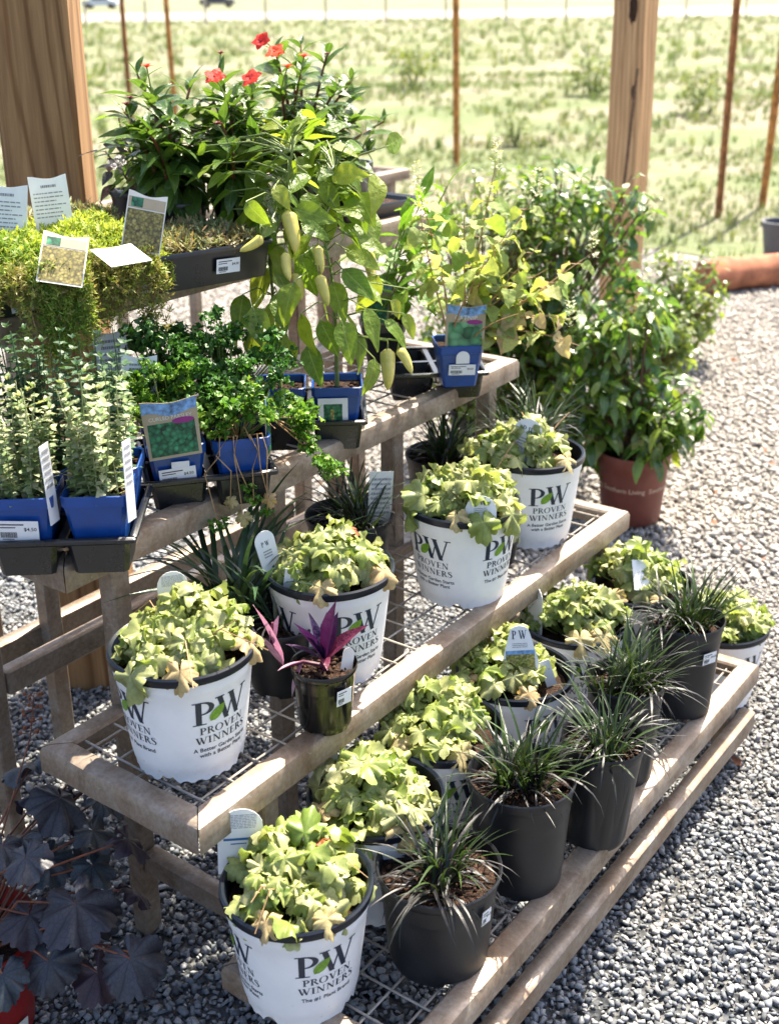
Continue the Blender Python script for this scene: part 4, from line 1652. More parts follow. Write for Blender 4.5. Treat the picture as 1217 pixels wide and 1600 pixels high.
for (x, y, z, R, H, rib, lab, sd, kind) in MONDO:
    t = thing('mondo_grass_pot', lab, 'potted plant', (x, y, z - 0.003), group='black pots of mondo grass')
    if kind == 0 and rib:
        t.rotation_euler = (0.06, -0.03, 0)
    b = black_pot(t, R, H, rib, rot=sd * 0.7)
    bark_bits(t, R * .85, H * .865, 90, sd)
    zz = H * 0.865
    blades(t, 'dark_blades', 'mondo_dark', SV_DROOP, 66, 0.024, zz, 0.06, 0.150, 0.45, 1.5, sd)
    if kind in (1, 2, 3):
        blades(t, 'green_blades', 'mondo_green', SV_UP, 120 if kind != 2 else 160, 0.030, zz, 0.06, 0.155, 0.9, 1.55, sd + 50)
    else:
        blades(t, 'green_blades', 'mondo_green', SV_UP, 70, 0.026, zz, 0.06, 0.145, 0.9, 1.55, sd + 50)
    if sd in (21, 25):
        price_label(t, (R * .97 * math.cos(camdir((x, y)) + (0.85 if sd == 21 else .75)), R * .97 * math.sin(camdir((x, y)) + (.85 if sd == 21 else .75)), H * .66), camdir((x, y)) + (.85 if sd == 21 else .75), -0.08, True, 0.03 if sd == 25 else .018, 0.024)
    if sd == 26:
        oval = mount(t, 'plant_tag', plate(0.045, 0.10, 'flat').mesh('plant_tag', 'tag_cream', False), (0.03, -0.045, H * .84), camdir((x, y)) + 0.3, 0.15, 0.12)
        text_lines(.036, .02, .09, 8, 8).build('fine_print', 'print_grey', oval, False)

# liriope and a small dark pot between the white pots
t = thing('liriope_pot', 'broad leaved dark green lily turf behind the left white pots', 'potted plant', (1.235, 1.225, Z2 - 0.003))
black_pot(t, 0.072, 0.115, False)
blades(t, 'blades', 'liriope_leaf', SV_WIDE, 70, 0.03, 0.10, 0.14, 0.27, 0.75, 1.5, 61)
t = thing('mondo_grass_pot', 'sparse variegated grass in a small black pot between two white pots', 'potted plant', (1.222, 1.125, Z2 - 0.003), group='black pots of mondo grass')
black_pot(t, 0.058, 0.115, False)
blades(t, 'green_blades', 'liriope_leaf', SV_WIDE, 14, 0.014, 0.10, 0.10, 0.17, 1.1, 1.5, 62)
blades(t, 'dark_blades', 'mondo_dark', SV_DROOP, 26, 0.018, 0.10, 0.06, 0.11, 0.5, 1.2, 63)
bark_bits(t, .05, .10, 40, 6)

# ------------------------------------------------------------------ purple spiderwort
t = thing('spiderwort_pot', 'purple and magenta spiderwort in a small glossy black pot', 'potted plant', (1.180, 1.001, Z2 - 0.003))
black_pot(t, 0.050, 0.104, False, 'glossy_black', 0.78)
bark_bits(t, .043, .09, 50, 7, 'bark')
fz = camdir((1.18, 1.0))
price_label(t, (0.0475 * math.cos(fz + .62), 0.0475 * math.sin(fz + .62), 0.055), fz + .62, -0.10, False, 0.026, 0.026)
sw = [leaf_mesh('spiderwort', blade_shape(1.0, 0.28, 8, 2, c, 0.45, 'lance', 0.02, k), m) for k, (c, m) in enumerate(((0.1, 'spiderwort_purple'), (0.5, 'spiderwort_pink'), (0.25, 'spiderwort_purple'), (1.0, 'spiderwort_pink'), (0.3, 'spiderwort_pale'), (0.15, 'spiderwort_pale')))]
Rt = fz + PI / 2                  # to the viewer's right
for (da, up, L, k, roll, z) in ((0.7, 1.35, .115, 0, 1.3, .105), (1.25, 1.0, .095, 1, .5, .105), (-1.25, 0.75, .070, 2, 0, .108), (-1.5, 1.1, .080, 2, .8, .112), (0.1, .75, .058, 3, 0, .110), (2.9, 1.25, .07, 2, 0, .11), (2.2, 1.2, .075, 0, 0.4, .11), (-2.2, 1.3, .075, 0, 0, .11)):
    link('leaf', sw[k], t, matrix=mat4((0.004 * math.cos(fz), 0.004 * math.sin(fz), z), fz + da, -up, roll, L))
mb = MB()
mb.tube([(0, 0, .085), (0.001, 0.001, .10), (0.003, 0, .125)], [.005, .0045, .003], 8)
Lv = Vector((math.cos(fz - PI / 2), math.sin(fz - PI / 2), 0))
c0 = Vector((0, 0, .098))
pth = [c0, c0 + Lv * .03 + Vector((0, 0, .008)), c0 + Lv * .06 + Vector((0, 0, .0)), c0 + Lv * .075 + Vector((0, 0, .035)), c0 + Lv * .072 + Vector((0, 0, .075))]
mb.tube(pth, [.0035, .0032, .003, .0026, .002], 7)
mb.build('stem', 'spiderwort_pink', t)
for (p, da, up, L, k) in ((pth[2], -1.5, 1.3, .115, 5), (pth[2], -1.2, 1.1, .085, 5), (pth[1], -.9, .25, .05, 4), (pth[1], -.8, -.9, .055, 4), (pth[3], 2.0, 1.35, .05, 5)):
    link('leaf', sw[k], t, matrix=mat4(p, fz + da, -up, 0.4, L))
o = mount(t, 'plant_tag', plate(0.018, 0.035, 'arch').mesh('plant_tag', 'tag_cream', False), (0.033 * math.cos(fz + 1.4), 0.033 * math.sin(fz + 1.4), .09), fz + .3, .35, .3)

# ------------------------------------------------------------------ herb trays and blue pots
def cell_tray(name, label, loc, rz, cols, rows, pitch=0.100, group='black herb trays'):
    t = thing(name, label, 'tray', loc, rz, group)
    W, D = cols * pitch + 0.006, rows * pitch + 0.006
    mb = MB()
    wall = 0.010
    # lip: outer ring with a turned-down edge
    for (cx, cy, w_, d_) in ((0, -D / 2 + wall / 2, W, wall), (0, D / 2 - wall / 2, W, wall), (-W / 2 + wall / 2, 0, wall, D - 2 * wall), (W / 2 - wall / 2, 0, wall, D - 2 * wall)):
        mb.box((cx, cy, 0), (w_, d_, 0.009), 0, 0.0022)
    for i in range(1, cols):
        mb.box((-W / 2 + i * pitch + .003, 0, -0.002), (0.010, D - 2 * wall, 0.005))
    for j in range(1, rows):
        mb.box((0, -D / 2 + j * pitch + .003, -0.0024), (W - 2 * wall, 0.010, 0.005))
    mb.build('lip', 'tray_plastic', t)
    cm = MB()
    a, b, hh = pitch / 2 - 0.006, pitch / 2 - 0.013, 0.050
    ring = []
    for z, s in ((0, a), (-hh, b)):
        for k in range(8):
            c = 0.16
            x, y = [(-1 + c, -1), (1 - c, -1), (1, -1 + c), (1, 1 - c), (1 - c, 1), (-1 + c, 1), (-1, 1 - c), (-1, -1 + c)][k]
            ring.append((x * s, y * s, z))
    fs = [(k, (k + 1) % 8, 8 + (k + 1) % 8, 8 + k) for k in range(8)] + [tuple(range(8, 16))]
    cme = cm.add(ring, fs).mesh('cell', 'tray_plastic')
    for i in range(cols):
        for j in range(rows):
            link('cell', cme, t, (-W / 2 + .003 + (i + .5) * pitch, -D / 2 + .003 + (j + .5) * pitch, -0.003))
    return t


def square_pot_mesh(wt, wb, h, mat, inner='soil'):
    mb = MB()
    c = 0.14
    K = [(-1 + c, -1), (1 - c, -1), (1, -1 + c), (1, 1 - c), (1 - c, 1), (-1 + c, 1), (-1, 1 - c), (-1, -1 + c)]
    prof = [(wb / 2, 0), (wb / 2 + (wt / 2 - wb / 2) * .8, h * .80), (wt / 2 - .0005, h * .81), (wt / 2, h - .001), (wt / 2 - .0012, h), (wt / 2 - .003, h - .002), (wt / 2 * .90, h * .70), (wb / 2 * .94, .004)]
    pts, fs = [], []
    for s, z in prof:
        pts += [(x * s, y * s, z) for x, y in K]
    for i in range(len(prof) - 1):
        for k in range(8):
            j = (k + 1) % 8
            fs.append((i * 8 + k, i * 8 + j, i * 8 + 8 + j, i * 8 + 8 + k))
    fs.append(tuple(range(7, -1, -1)))
    fs.append(tuple(range((len(prof) - 1) * 8, len(prof) * 8)))
    me = mb.add(pts, fs).mesh('pot', mat)
    s = wt / 2 * .915
    z = h * .83
    sp = [(x * s * q, y * s * q, z + (0.003 if q < .5 else 0) + NR.uniform(-.002, .002)) for q in (0.01, .35, .7, 1.0) for x, y in K]
    sf = [(i * 8 + k, i * 8 + (k + 1) % 8, i * 8 + 8 + (k + 1) % 8, i * 8 + 8 + k) for i in range(3) for k in range(8)]
    return me, MB().add(sp, sf).mesh('soil', 'soil')


SQ = square_pot_mesh(0.090, 0.064, 0.085, 'blue_plastic')
SQB = square_pot_mesh(0.090, 0.064, 0.085, 'tray_plastic')


def herb_pot(name, label, loc, rz, group=None, black=False):
    t = thing(name, label, 'potted plant', loc, rz, group)
    link('pot', (SQB if black else SQ)[0], t)
    link('soil', (SQB if black else SQ)[1], t)
    return t


# trays on the third shelf
R50, R38, R51, R47 = (math.radians(a) for a in (-50, -38, -51, -47))
cell_tray('herb_tray', 'black tray under the thyme pots overhanging the shelf corner', (1.001, 1.3115, 0.776), R50, 2, 2)
cell_tray('herb_tray', 'black tray holding the curly parsley pots', (1.2745, 1.3195, 0.776), R38, 2, 2)
cell_tray('herb_tray', 'black tray holding the two pepper pots', (1.5825, 1.355, 0.770), R51, 2, 2)
cell_tray('herb_tray', 'black tray half empty under the catnip pot', (1.955, 1.345, 0.765), R47, 2, 2)

# upright variegated thyme-like herb
tl = [quads(blade_shape(0.0105, 0.0075, 3, 1, 0.5, 0.3, 'ovate', 0, k)) for k in range(4)]


def sprig(h, pairs, seed, lsz=1.0, wob=0.012):
    r = np.random.default_rng(seed)
    zs = np.linspace(0.006, h, pairs)
    ox = wob * np.sin(zs / h * 2 + seed) * zs / h
    oy = wob * np.cos(zs / h * 2.4 + seed * 2) * zs / h
    P, A, T, S = [], [], [], []
    for i, z in enumerate(zs):
        for k in range(4):
            P.append((ox[i], oy[i], z))
            A.append(i * 1.57 / 2 + k * PI / 2 + r.normal(0, .25))
            T.append(-r.uniform(0.1, 0.7) - 0.5 * (i / pairs > .9))
            S.append(lsz * (1.05 - 0.45 * z / h) * r.uniform(.8, 1.25))
    V, F, rv = batch(tl, np.array(P), rots(A, T, r.normal(0, .3, len(A))), np.array(S))
    return V, F, rv


def herb_stems(root, name, mat, n, h0, h1, pairs, seed, R, z0, lsz=1.0, lean=0.12):
    r = random.Random(seed)
    vs = []
    for k in range(4):
        V, F, rv = sprig(1.0 * (h0 + h1) / 2, pairs, seed + k, lsz)
        st = MB().tube([(0, 0, 0), (0.002, 0, (h0 + h1) / 4), (0, 0.002, (h0 + h1) / 2)], [.0014, .0012, .0007], 4, False)
        me = np_mesh(name, np.concatenate([V, np.array(st.v)]), np.concatenate([F, np.array(st.f) + len(V)]), mat, np.concatenate([rv, np.full(len(st.v), 0.3)]))
        vs.append(me)
    for i in range(n):
        a = i * 2.4 + r.uniform(-.3, .3)
        q = R * math.sqrt((i + .5) / n)
        M4 = Matrix.Translation((q * math.cos(a), q * math.sin(a), z0)) @ Matrix.Rotation(r.uniform(0, 6.28), 4, 'Z') @ Matrix.Rotation(r.gauss(0, lean * 1.3), 4, 'X') @ Matrix.Scale(r.uniform(h0, h1) / ((h0 + h1) / 2), 4)
        link(name, vs[i % 4], root, matrix=M4)


ZB = 0.7555
THYME = [((0.995, 1.241), 'thyme_leaf', 18, .11, .18, 'pale variegated thyme in the blue pot nearest the parsley'),
         ((0.931, 1.318), 'thyme_leaf', 17, .10, .17, 'pale variegated thyme in the blue pot at the left edge with a price label'),
         ((1.072, 1.305), 'oregano_leaf', 20, .13, .21, 'dark green oregano behind the right thyme pot'),
         ((1.008, 1.382), 'oregano_leaf', 24, .14, .22, 'dark green oregano behind the left thyme pot')]
for i, ((x, y), mat, n, h0, h1, lab) in enumerate(THYME):
    t = herb_pot('thyme_pot' if i < 2 else 'oregano_pot', lab, (x, y, ZB), R50, 'blue herb pots')
    herb_stems(t, 'sprig', mat, n, h0, h1, 14, 70 + i * 5, 0.036, 0.068, 1.45 if i < 2 else 1.5)
    bark_bits(t, .036, .071, 30, 70 + i)
    if i == 1:
        price_label(t, (-0.006, -0.0425, 0.022), -PI / 2, -0.14, True, 0.056, 0.032, 0.05)
    if i < 2:
        o = mount(t, 'plant_tag', plate(0.022, 0.115, 'flat').mesh('plant_tag', 'tag_white', False), (0.048 - .004 * i, -0.036, 0.045), -PI / 2 + 1.2, .02, -0.03 + .08 * (i == 0))
        text_lines(.016, .05, .11, 6, 4 + i).build('fine_print', 'print_grey', o, False)


# parsley: frilly leaflets in tight clusters on thin stalks
def frill_cluster(seed, n=26, R=0.017):
    r = np.random.default_rng(seed)
    q = r.normal(0, 1, (n, 3))
    q /= np.linalg.norm(q, axis=1)[:, None]
    q *= r.random((n, 1)) ** .5 * R
    q[:, 2] *= 0.6
    fl = [quads(blade_shape(0.011, 0.010, 3, 1, 0.8, -0.5 + .4 * k, 'ovate', 0.25, k)) for k in range(4)]
    return batch(fl, q, rots(r.uniform(0, 6.28, n), r.uniform(-1, .6, n), r.normal(0, .9, n)), r.uniform(.7, 1.3, n))


FR_L = [np_mesh('leaf_cluster', *frill_cluster(k)[:2], 'parsley_leaf', frill_cluster(k)[2]) for k in range(5)]
FR_D = [np_mesh('leaf_cluster', *frill_cluster(k + 9)[:2], 'parsley_dark_leaf', frill_cluster(k + 9)[2]) for k in range(5)]


def parsley(root, n, R, h, seed, meshes, z0=0.07, bias=(0, 0), clear=False):
    r = random.Random(seed)
    mb = MB()
    for i in range(n):
        q = math.sqrt((i + .5) / n)
        a = i * 2.4 + r.uniform(-.4, .4)
        p = Vector((R * q * math.cos(a) + bias[0] * q, R * q * math.sin(a) + bias[1] * q, z0 + h * (1 - .5 * q * q) * r.uniform(.45, 1.1)))
        if clear and p.y < .0 and abs(p.x) < .06:
            p.y = abs(p.y) * .6 + .01
        b = Vector((0.012 * math.cos(a), 0.012 * math.sin(a), z0))
        mb.tube([b, (b + p) / 2 + Vector((0, 0, .012)), p], [.0012, .0011, .0009], 4, False)
        for k in range(2):
            d = Vector((r.gauss(0, .008), r.gauss(0, .008), r.gauss(0, .005)))
            link('leaf_cluster', r.choice(meshes), root, matrix=Matrix.Translation(p + d) @ Matrix.Rotation(r.uniform(0, 6.28), 4, 'Z') @ Matrix.Rotation(r.gauss(0, .5), 4, 'X') @ Matrix.Scale(r.uniform(.6, 1.15), 4))
    mb.build('stalks', 'stem_green', root)


def picture_tag(root, pos, az, lean, wd, ht, title, photo, roll=0.0):
    o = mount(root, 'plant_tag', plate(wd, ht, 'wave', .0009, .95).mesh('plant_tag', 'tag_tan', False), pos, az, lean, roll)
    mb = MB()
    for k in range(8):
        x0, x1 = -wd * .49 + wd * .98 * k / 8, -wd * .49 + wd * .98 * (k + 1) / 8
        f0, f1 = (ht * (1 + .033 * math.sin((1 - (x / wd + .5)) * 5.5 + 2.2)) for x in (x0, x1))
        mb.add([(x0, -.0009, f0 - ht * .21 + ht * .02 * math.sin(k * 1.1)), (x1, -.0009, f1 - ht * .21 + ht * .02 * math.sin((k + 1) * 1.1)), (x1, -.0009, f1 - .001), (x0, -.0009, f0 - .001)], [(0, 1, 2, 3)])
    mb.build('sky_band', 'tag_sky', o, False)
    on_face(MB(), [(-wd * .42, wd * .42, ht * .05, ht * .63)]).build('photo', photo, o, False)
    if title:
        tb = MB()
        face_text(tb, title, wd * .098 if len(title) > 8 else wd * .16, 0, ht * .685, -.0011)
        tb.build('title', 'tag_cream', o, False)
    ov = MB()
    m = 20
    ov.add([(wd * .22, -.0012, ht * .64)] + [(wd * .22 + wd * .2 * math.cos(2 * PI * k / m), -.0012, ht * .64 + ht * .055 * math.sin(2 * PI * k / m)) for k in range(m)], [(0, 1 + k, 1 + (k + 1) % m) for k in range(m)])
    ov.build('badge', 'tag_magenta', o, False)
    return o


PARS = [((1.204, 1.311), 34, .080, .125, 'curly parsley in the blue pot with the large picture tag', FR_L, (-.035, .02)),
        ((1.283, 1.249), 22, .085, .085, 'straggly parsley with wilted leaves hanging from its blue pot', FR_L, (.03, .02)),
        ((1.266, 1.390), 54, .105, .165, 'dark curly parsley at the back of the parsley tray on the left', FR_D, (0, 0)),
        ((1.345, 1.328), 54, .105, .165, 'dark curly parsley at the back of the parsley tray on the right', FR_D, (0, 0))]
for i, ((x, y), n, R, h, lab, ms, bias) in enumerate(PARS):
    t = herb_pot('parsley_pot', lab, (x, y, 0.7485), R38, 'blue herb pots')
    parsley(t, n, R, h, 90 + i, ms, .072, bias, i == 0)
    bark_bits(t, .036, .071, 30, 90 + i)
    if i == 0:
        picture_tag(t, (-0.002, -0.052, 0.070), -PI / 2, 0.02, 0.084, 0.090, 'CURLED PARSLEY', 'tag_green', -0.07)
        price_label(t, (0.0, -0.0415, 0.022), -PI / 2, -0.16, True, 0.056, 0.028, -0.06)
        mount(t, 'small_sticker', plate(.027, .012, 'flat').mesh('small_sticker', 'tag_white', False), (0.004, -0.0445, .048), -PI / 2, -.16)
    if i == 1:
        picture_tag(t, (0.046, -0.01, 0.04), -PI / 2 + 1.25, 0.0, 0.05, 0.10, '', 'tag_green', 0.06)
        r = random.Random(5)
        mb = MB()
        for k in range(7):
            x0 = -0.036 + .011 * k + r.uniform(-.005, .005)
            zt = -0.01 - r.uniform(-.02, .06)
            p = [(x0 * .5, -.02, .082), (x0, -.046, .092), (x0 * 1.2 + r.gauss(0, .007), -.052, .065), (x0 * 1.2 + r.gauss(0, .009), -.058, .04), (x0 * 1.25 + r.gauss(0, .013), -.056, zt)]
            mb.tube(p, [.0013, .0012, .0011, .001, .0008], 4, False)
            if k % 2:
                link('wilted_leaf', r.choice(LEAFS['dry_leaf']), t, matrix=mat4(p[-1], -PI / 2 + r.gauss(0, .5), 1.3, r.gauss(0, .5), r.uniform(.3, .55)))
            else:
                link('leaf_cluster', r.choice(FR_L), t, matrix=Matrix.Translation(p[-1]) @ Matrix.Scale(r.uniform(.6, .9), 4))
        for k in range(14):
            a = r.uniform(0, 6.28)
            mb.tube([(0, 0, .07), (.03 * math.cos(a), .03 * math.sin(a), .09 + r.uniform(0, .03)), (.06 * math.cos(a), .06 * math.sin(a), .085 + r.uniform(-.01, .03))], [.0015, .0012, .0008], 4, False)
        for k in range(4):
            e = (0.105 + .012 * k, -0.005 + .012 * k, .095 - .03 * k)
            mb.tube([(0.01, 0, .075), (.05, -.01, .105), e], [.0013, .0012, .001], 4, False)
            for q in range(3):
                link('leaf_cluster', r.choice(FR_L), t, matrix=Matrix.Translation((e[0] + r.gauss(0, .01), e[1] + r.gauss(0, .01), e[2] - .012 * q)) @ Matrix.Scale(r.uniform(.8, 1.1), 4))
        mb.build('hanging_stalks', 'stalk_tan', t)
    if i == 2:
        o = mount(t, 'plant_tag', plate(.055, .075, 'wave').mesh('plant_tag', 'tag_white', False), (-.045, -.045, .125), -PI / 2, .15, .1)
        text_lines(.03, .045, .065, 3, 11).build('fine_print', 'print_grey', o, False)
        text_lines(.045, .015, .035, 3, 12).build('fine_print', 'print_grey', o, False)
        o = mount(t, 'plant_tag', plate(.052, .07, 'wave').mesh('plant_tag', 'tag_white', False), (-.075, .02, .155), -PI / 2, .2, -.05)
        text_lines(.03, .02, .06, 4, 13).build('fine_print', 'print_grey', o, False)

# ------------------------------------------------------------------ pepper plants
def dirmat(b, e, ref, s):
    b, e = Vector(b), Vector(e)
    x = (e - b).normalized()
    z = Vector(ref) - x * x.dot(Vector(ref))
    if z.length < 1e-3:
        z = Vector((0, 0, 1))
    z.normalize()
    y = z.cross(x)
    return Matrix(((x.x * s, y.x * s, z.x * s, b.x), (x.y * s, y.y * s, z.y * s, b.y), (x.z * s, y.z * s, z.z * s, b.z), (0, 0, 0, 1)))


leafset('pepper_leaf', 8, 'pepper_leaf', lambda k: blade_shape(1.0, 0.52 + .03 * (k % 3), 8, 2, 0.25 + .22 * (k % 4), 0.22, 'ovate', 0.03 + .01 * (k % 3), k))
PLEAF = [((1.466, 1.425, 1.196), (1.44, 1.438, 1.183)), ((1.513, 1.429, 1.249), (1.477, 1.441, 1.226)), ((1.538, 1.427, 1.199), (1.545, 1.416, 1.123)), ((1.486, 1.331, 1.181), (1.468, 1.289, 1.156)), ((1.569, 1.342, 1.275), (1.546, 1.38, 1.249)), ((1.64, 1.405, 1.233), (1.656, 1.361, 1.207)), ((1.626, 1.352, 1.183), (1.668, 1.3, 1.199)), ((1.624, 1.294, 1.166), (1.659, 1.253, 1.122)), ((1.633, 1.274, 1.156), (1.609, 1.222, 1.11)), ((1.57, 1.334, 1.159), (1.543, 1.3, 1.112)), ((1.563, 1.359, 1.126), (1.547, 1.391, 1.07)), ((1.537, 1.382, 1.072), (1.519, 1.341, 1.003)), ((1.508, 1.3, 1.064), (1.52, 1.273, 0.967)), ((1.525, 1.396, 1.028), (1.477, 1.403, 0.946)), ((1.475, 1.405, 0.992), (1.411, 1.374, 0.898)), ((1.51, 1.349, 0.981), (1.437, 1.346, 0.919)), ((1.49, 1.289, 0.971), (1.456, 1.223, 0.869)), ((1.486, 1.274, 0.919), (1.453, 1.221, 0.864)), ((1.586, 1.27, 0.954), (1.608, 1.232, 0.874)), ((1.529, 1.183, 0.989), (1.535, 1.149, 0.906)), ((1.648, 1.246, 1.013), (1.605, 1.257, 0.94)), ((1.595, 1.194, 0.952), (1.622, 1.146, 0.908)), ((1.605, 1.16, 0.966), (1.61, 1.131, 0.924)), ((1.58, 1.234, 1.092), (1.594, 1.178, 1.064)), ((1.599, 1.276, 1.107), (1.589, 1.214, 1.082)), ((1.568, 1.282, 1.012), (1.532, 1.221, 0.939)), ((1.53, 1.42, 1.08), (1.473, 1.413, 1.058)), ((1.518, 1.42, 1.126), (1.489, 1.457, 1.072)), ((1.602, 1.403, 1.204), (1.535, 1.417, 1.189)), ((1.647, 1.367, 1.224), (1.609, 1.38, 1.194)), ((1.596, 1.409, 1.258), (1.585, 1.457, 1.267)), ((1.599, 1.414, 1.225), (1.633, 1.383, 1.278)), ((1.603, 1.276, 1.234), (1.653, 1.26, 1.24)), ((1.651, 1.329, 1.193), (1.598, 1.301, 1.148)), ((1.467, 1.281, 1.031), (1.405, 1.272, 0.96)), ((1.508, 1.263, 0.96), (1.523, 1.235, 0.894)), ((1.531, 1.166, 0.904), (1.491, 1.144, 0.852)), ((1.589, 1.245, 0.923), (1.594, 1.229, 0.831)), ((1.61, 1.191, 0.983), (1.641, 1.173, 0.945)), ((1.52, 1.369, 1.032), (1.529, 1.336, 0.979)), ((1.635, 1.331, 1.151), (1.63, 1.271, 1.157)), ((1.577, 1.339, 1.19), (1.518, 1.332, 1.166)), ((1.521, 1.388, 1.224), (1.511, 1.437, 1.212)), ((1.479, 1.325, 0.924), (1.5, 1.303, 0.854)), ((1.513, 1.302, 1.117), (1.539, 1.256, 1.096)), ((1.527, 1.412, 1.158), (1.515, 1.447, 1.135)), ((1.41, 1.323, 0.994), (1.379, 1.265, 0.924)), ((1.45, 1.312, 0.955), (1.408, 1.258, 0.886)), ((1.607, 1.319, 1.068), (1.567, 1.352, 1.026)), ((1.56, 1.254, 1.039), (1.575, 1.192, 0.99))]


def fruit_mesh(seed):
    r = random.Random(seed)
    prof = []
    for i in range(11):
        u = i / 10
        rad = 0.185 * min(1, .35 + u * 6) * (1 - 0.15 * u) * (1 - u ** 3.2) ** .6 + 0.004
        prof.append((rad, u))
    mb = MB()
    n = 18
    pts, fs = [], []
    for i, (rad, u) in enumerate(prof):
        off = 0.10 * math.sin(u * 2.6 + seed)
        for k in range(n):
            a = 2 * PI * k / n
            q = rad * (1 + .08 * math.cos(3 * a))
            pts.append((u, q * math.cos(a) + off * u, q * math.sin(a)))
    for i in range(len(prof) - 1):
        for k in range(n):
            fs.append((i * n + k, i * n + (k + 1) % n, (i + 1) * n + (k + 1) % n, (i + 1) * n + k))
    fs.append(tuple(range(n)))
    fs.append(tuple(range(10 * n, 11 * n)))
    return mb.add(pts, fs).mesh('fruit', 'pepper_skin')


FM = [fruit_mesh(k) for k in range(4)]
PEPA = [(1.512, 1.362, .82), (1.528, 1.384, 0.961), (1.535, 1.394, 1.049), (1.547, 1.373, 1.126), (1.559, 1.358, 1.212), (1.562, 1.351, 1.264)]
PEPB = [(1.575, 1.284, .82), (1.58, 1.287, 0.918), (1.589, 1.301, 1.017), (1.583, 1.309, 1.073), (1.603, 1.321, 1.134), (1.635, 1.316, 1.196)]
FRU = [(1.508, 1.325, 1.137), (1.485, 1.315, 1.072), (1.448, 1.33, 1.103), (1.528, 1.279, 1.08), (1.516, 1.267, 1.035), (1.594, 1.186, 0.902), (1.605, 1.171, 0.902), (1.509, 1.313, 1.036), (1.694, 1.302, 1.044)]
FRT = [(1.492, 1.303, 1.067), (1.475, 1.299, 1.027), (1.415, 1.343, 1.081), (1.516, 1.267, 1.035), (1.508, 1.246, 0.985), (1.574, 1.17, 0.834), (1.61, 1.14, 0.864), (1.5, 1.297, 0.99), (1.685, 1.281, 0.99)]


def nearest(P, q):
    """closest point on a polyline's upper part"""
    best, bd = None, 9
    for i in range(1, len(P) - 1):
        for s in (0, .25, .5, .75):
            c = Vector(P[i]).lerp(Vector(P[i + 1]), s)
            d = (c - Vector(q)).length + max(0, c.z - q[2]) * .3
            if d < bd:
                best, bd = c, d
    return best, bd


pots = []
for k, (P, lab) in enumerate(((PEPA, 'tall banana pepper plant on the left of its tray, hung with pale peppers'), (PEPB, 'tall banana pepper plant in the blue pot with the square photo label'))):
    t = herb_pot('pepper_plant', lab, (P[0][0], P[0][1], 0.7485), R51, 'blue herb pots')
    pots.append(t)
    bark_bits(t, .036, .071, 30, 120 + k)
r = random.Random(9)
branch = [MB(), MB()]
inv = []
for k, P in enumerate((PEPA, PEPB)):
    m = (Matrix.Translation((P[0][0], P[0][1], 0.7485)) @ Matrix.Rotation(R51, 4, 'Z')).inverted()
    inv.append(m)
    branch[k].tube([m @ Vector(p) for p in P], [.0042, .0036, .003, .0026, .0022, .0016], 7)


def owner(q):
    a, da = nearest(PEPA, q)
    b, db = nearest(PEPB, q)
    return (0, a) if da < db else (1, b)


LV = list(PLEAF)
for (b, e) in PLEAF:              # fuller crown: more leaves beside and behind the first
    for q in range(3):
        d = Vector((r.gauss(.02, .03), r.gauss(.02, .03), r.gauss(0.005, .03)))
        if b[2] > (0.98 if q == 0 else 1.1):
            e2 = Vector(e) + d + Vector((r.gauss(0, .02), r.gauss(0, .02), r.gauss(-.005, .015)))
            LV.append((tuple(Vector(b) + d), tuple(e2)))
for (b, e) in LV:
    k, c = owner(b)
    d = Vector(e) - Vector(b)
    L = min(0.078, max(0.040, d.length * 1.0))
    out = Vector((b[0] - c.x, b[1] - c.y, 0))
    ref = out * 6 + Vector((-.25, -.2, .75)) + Vector((r.gauss(0, .35), r.gauss(0, .35), r.gauss(0, .25)))
    wm = dirmat(b, e, ref, L)
    link('leaf', r.choice(LEAFS['pepper_leaf']), pots[k], matrix=inv[k] @ wm)
    B = Vector(b)
    branch[k].tube([inv[k] @ c, inv[k] @ (c.lerp(B, .5) + Vector((0, 0, .012))), inv[k] @ B, inv[k] @ (B + d.normalized() * L * .12)], [.0015, .0013, .0011, .0008], 5, False)
for i, (b, e) in enumerate(zip(FRU, FRT)):
    k, c = owner(b)
    L = (Vector(e) - Vector(b)).length
    L = min(.072, max(.045, L * .98))
    link('fruit', FM[i % 4], pots[k], matrix=inv[k] @ dirmat(b, e, (r.gauss(0, 1), r.gauss(0, 1), .2), L))
    branch[k].tube([inv[k] @ c, inv[k] @ (Vector(b) + Vector((0, 0, .015))), inv[k] @ Vector(b)], [.0018, .002, .0026], 6)
for k in (0, 1):
    branch[k].build('stems', 'stem_green', pots[k])
# the photo label on the right pot and a smaller one on the left
for k, (w_, h_, x_) in enumerate(((.05, .034, -.004), (.052, .056, -.008))):
    o = mount(pots[k], 'photo_label', plate(w_, h_, 'flat', .0006).mesh('photo_label', 'tag_white', False), (x_, -.0405 + .001 * (1 - k), .012), -PI / 2, -.155)
    on_face(MB(), [(-w_ * .31, w_ * .31, h_ * .0 + .003, h_ * .80)], -.0006).build('photo', 'tag_green', o, False)
    on_face(MB(), [(-w_ * .08, w_ * .04, h_ * .1, h_ * .62)], -.0009).build('pepper_picture', 'tag_yellow', o, False)

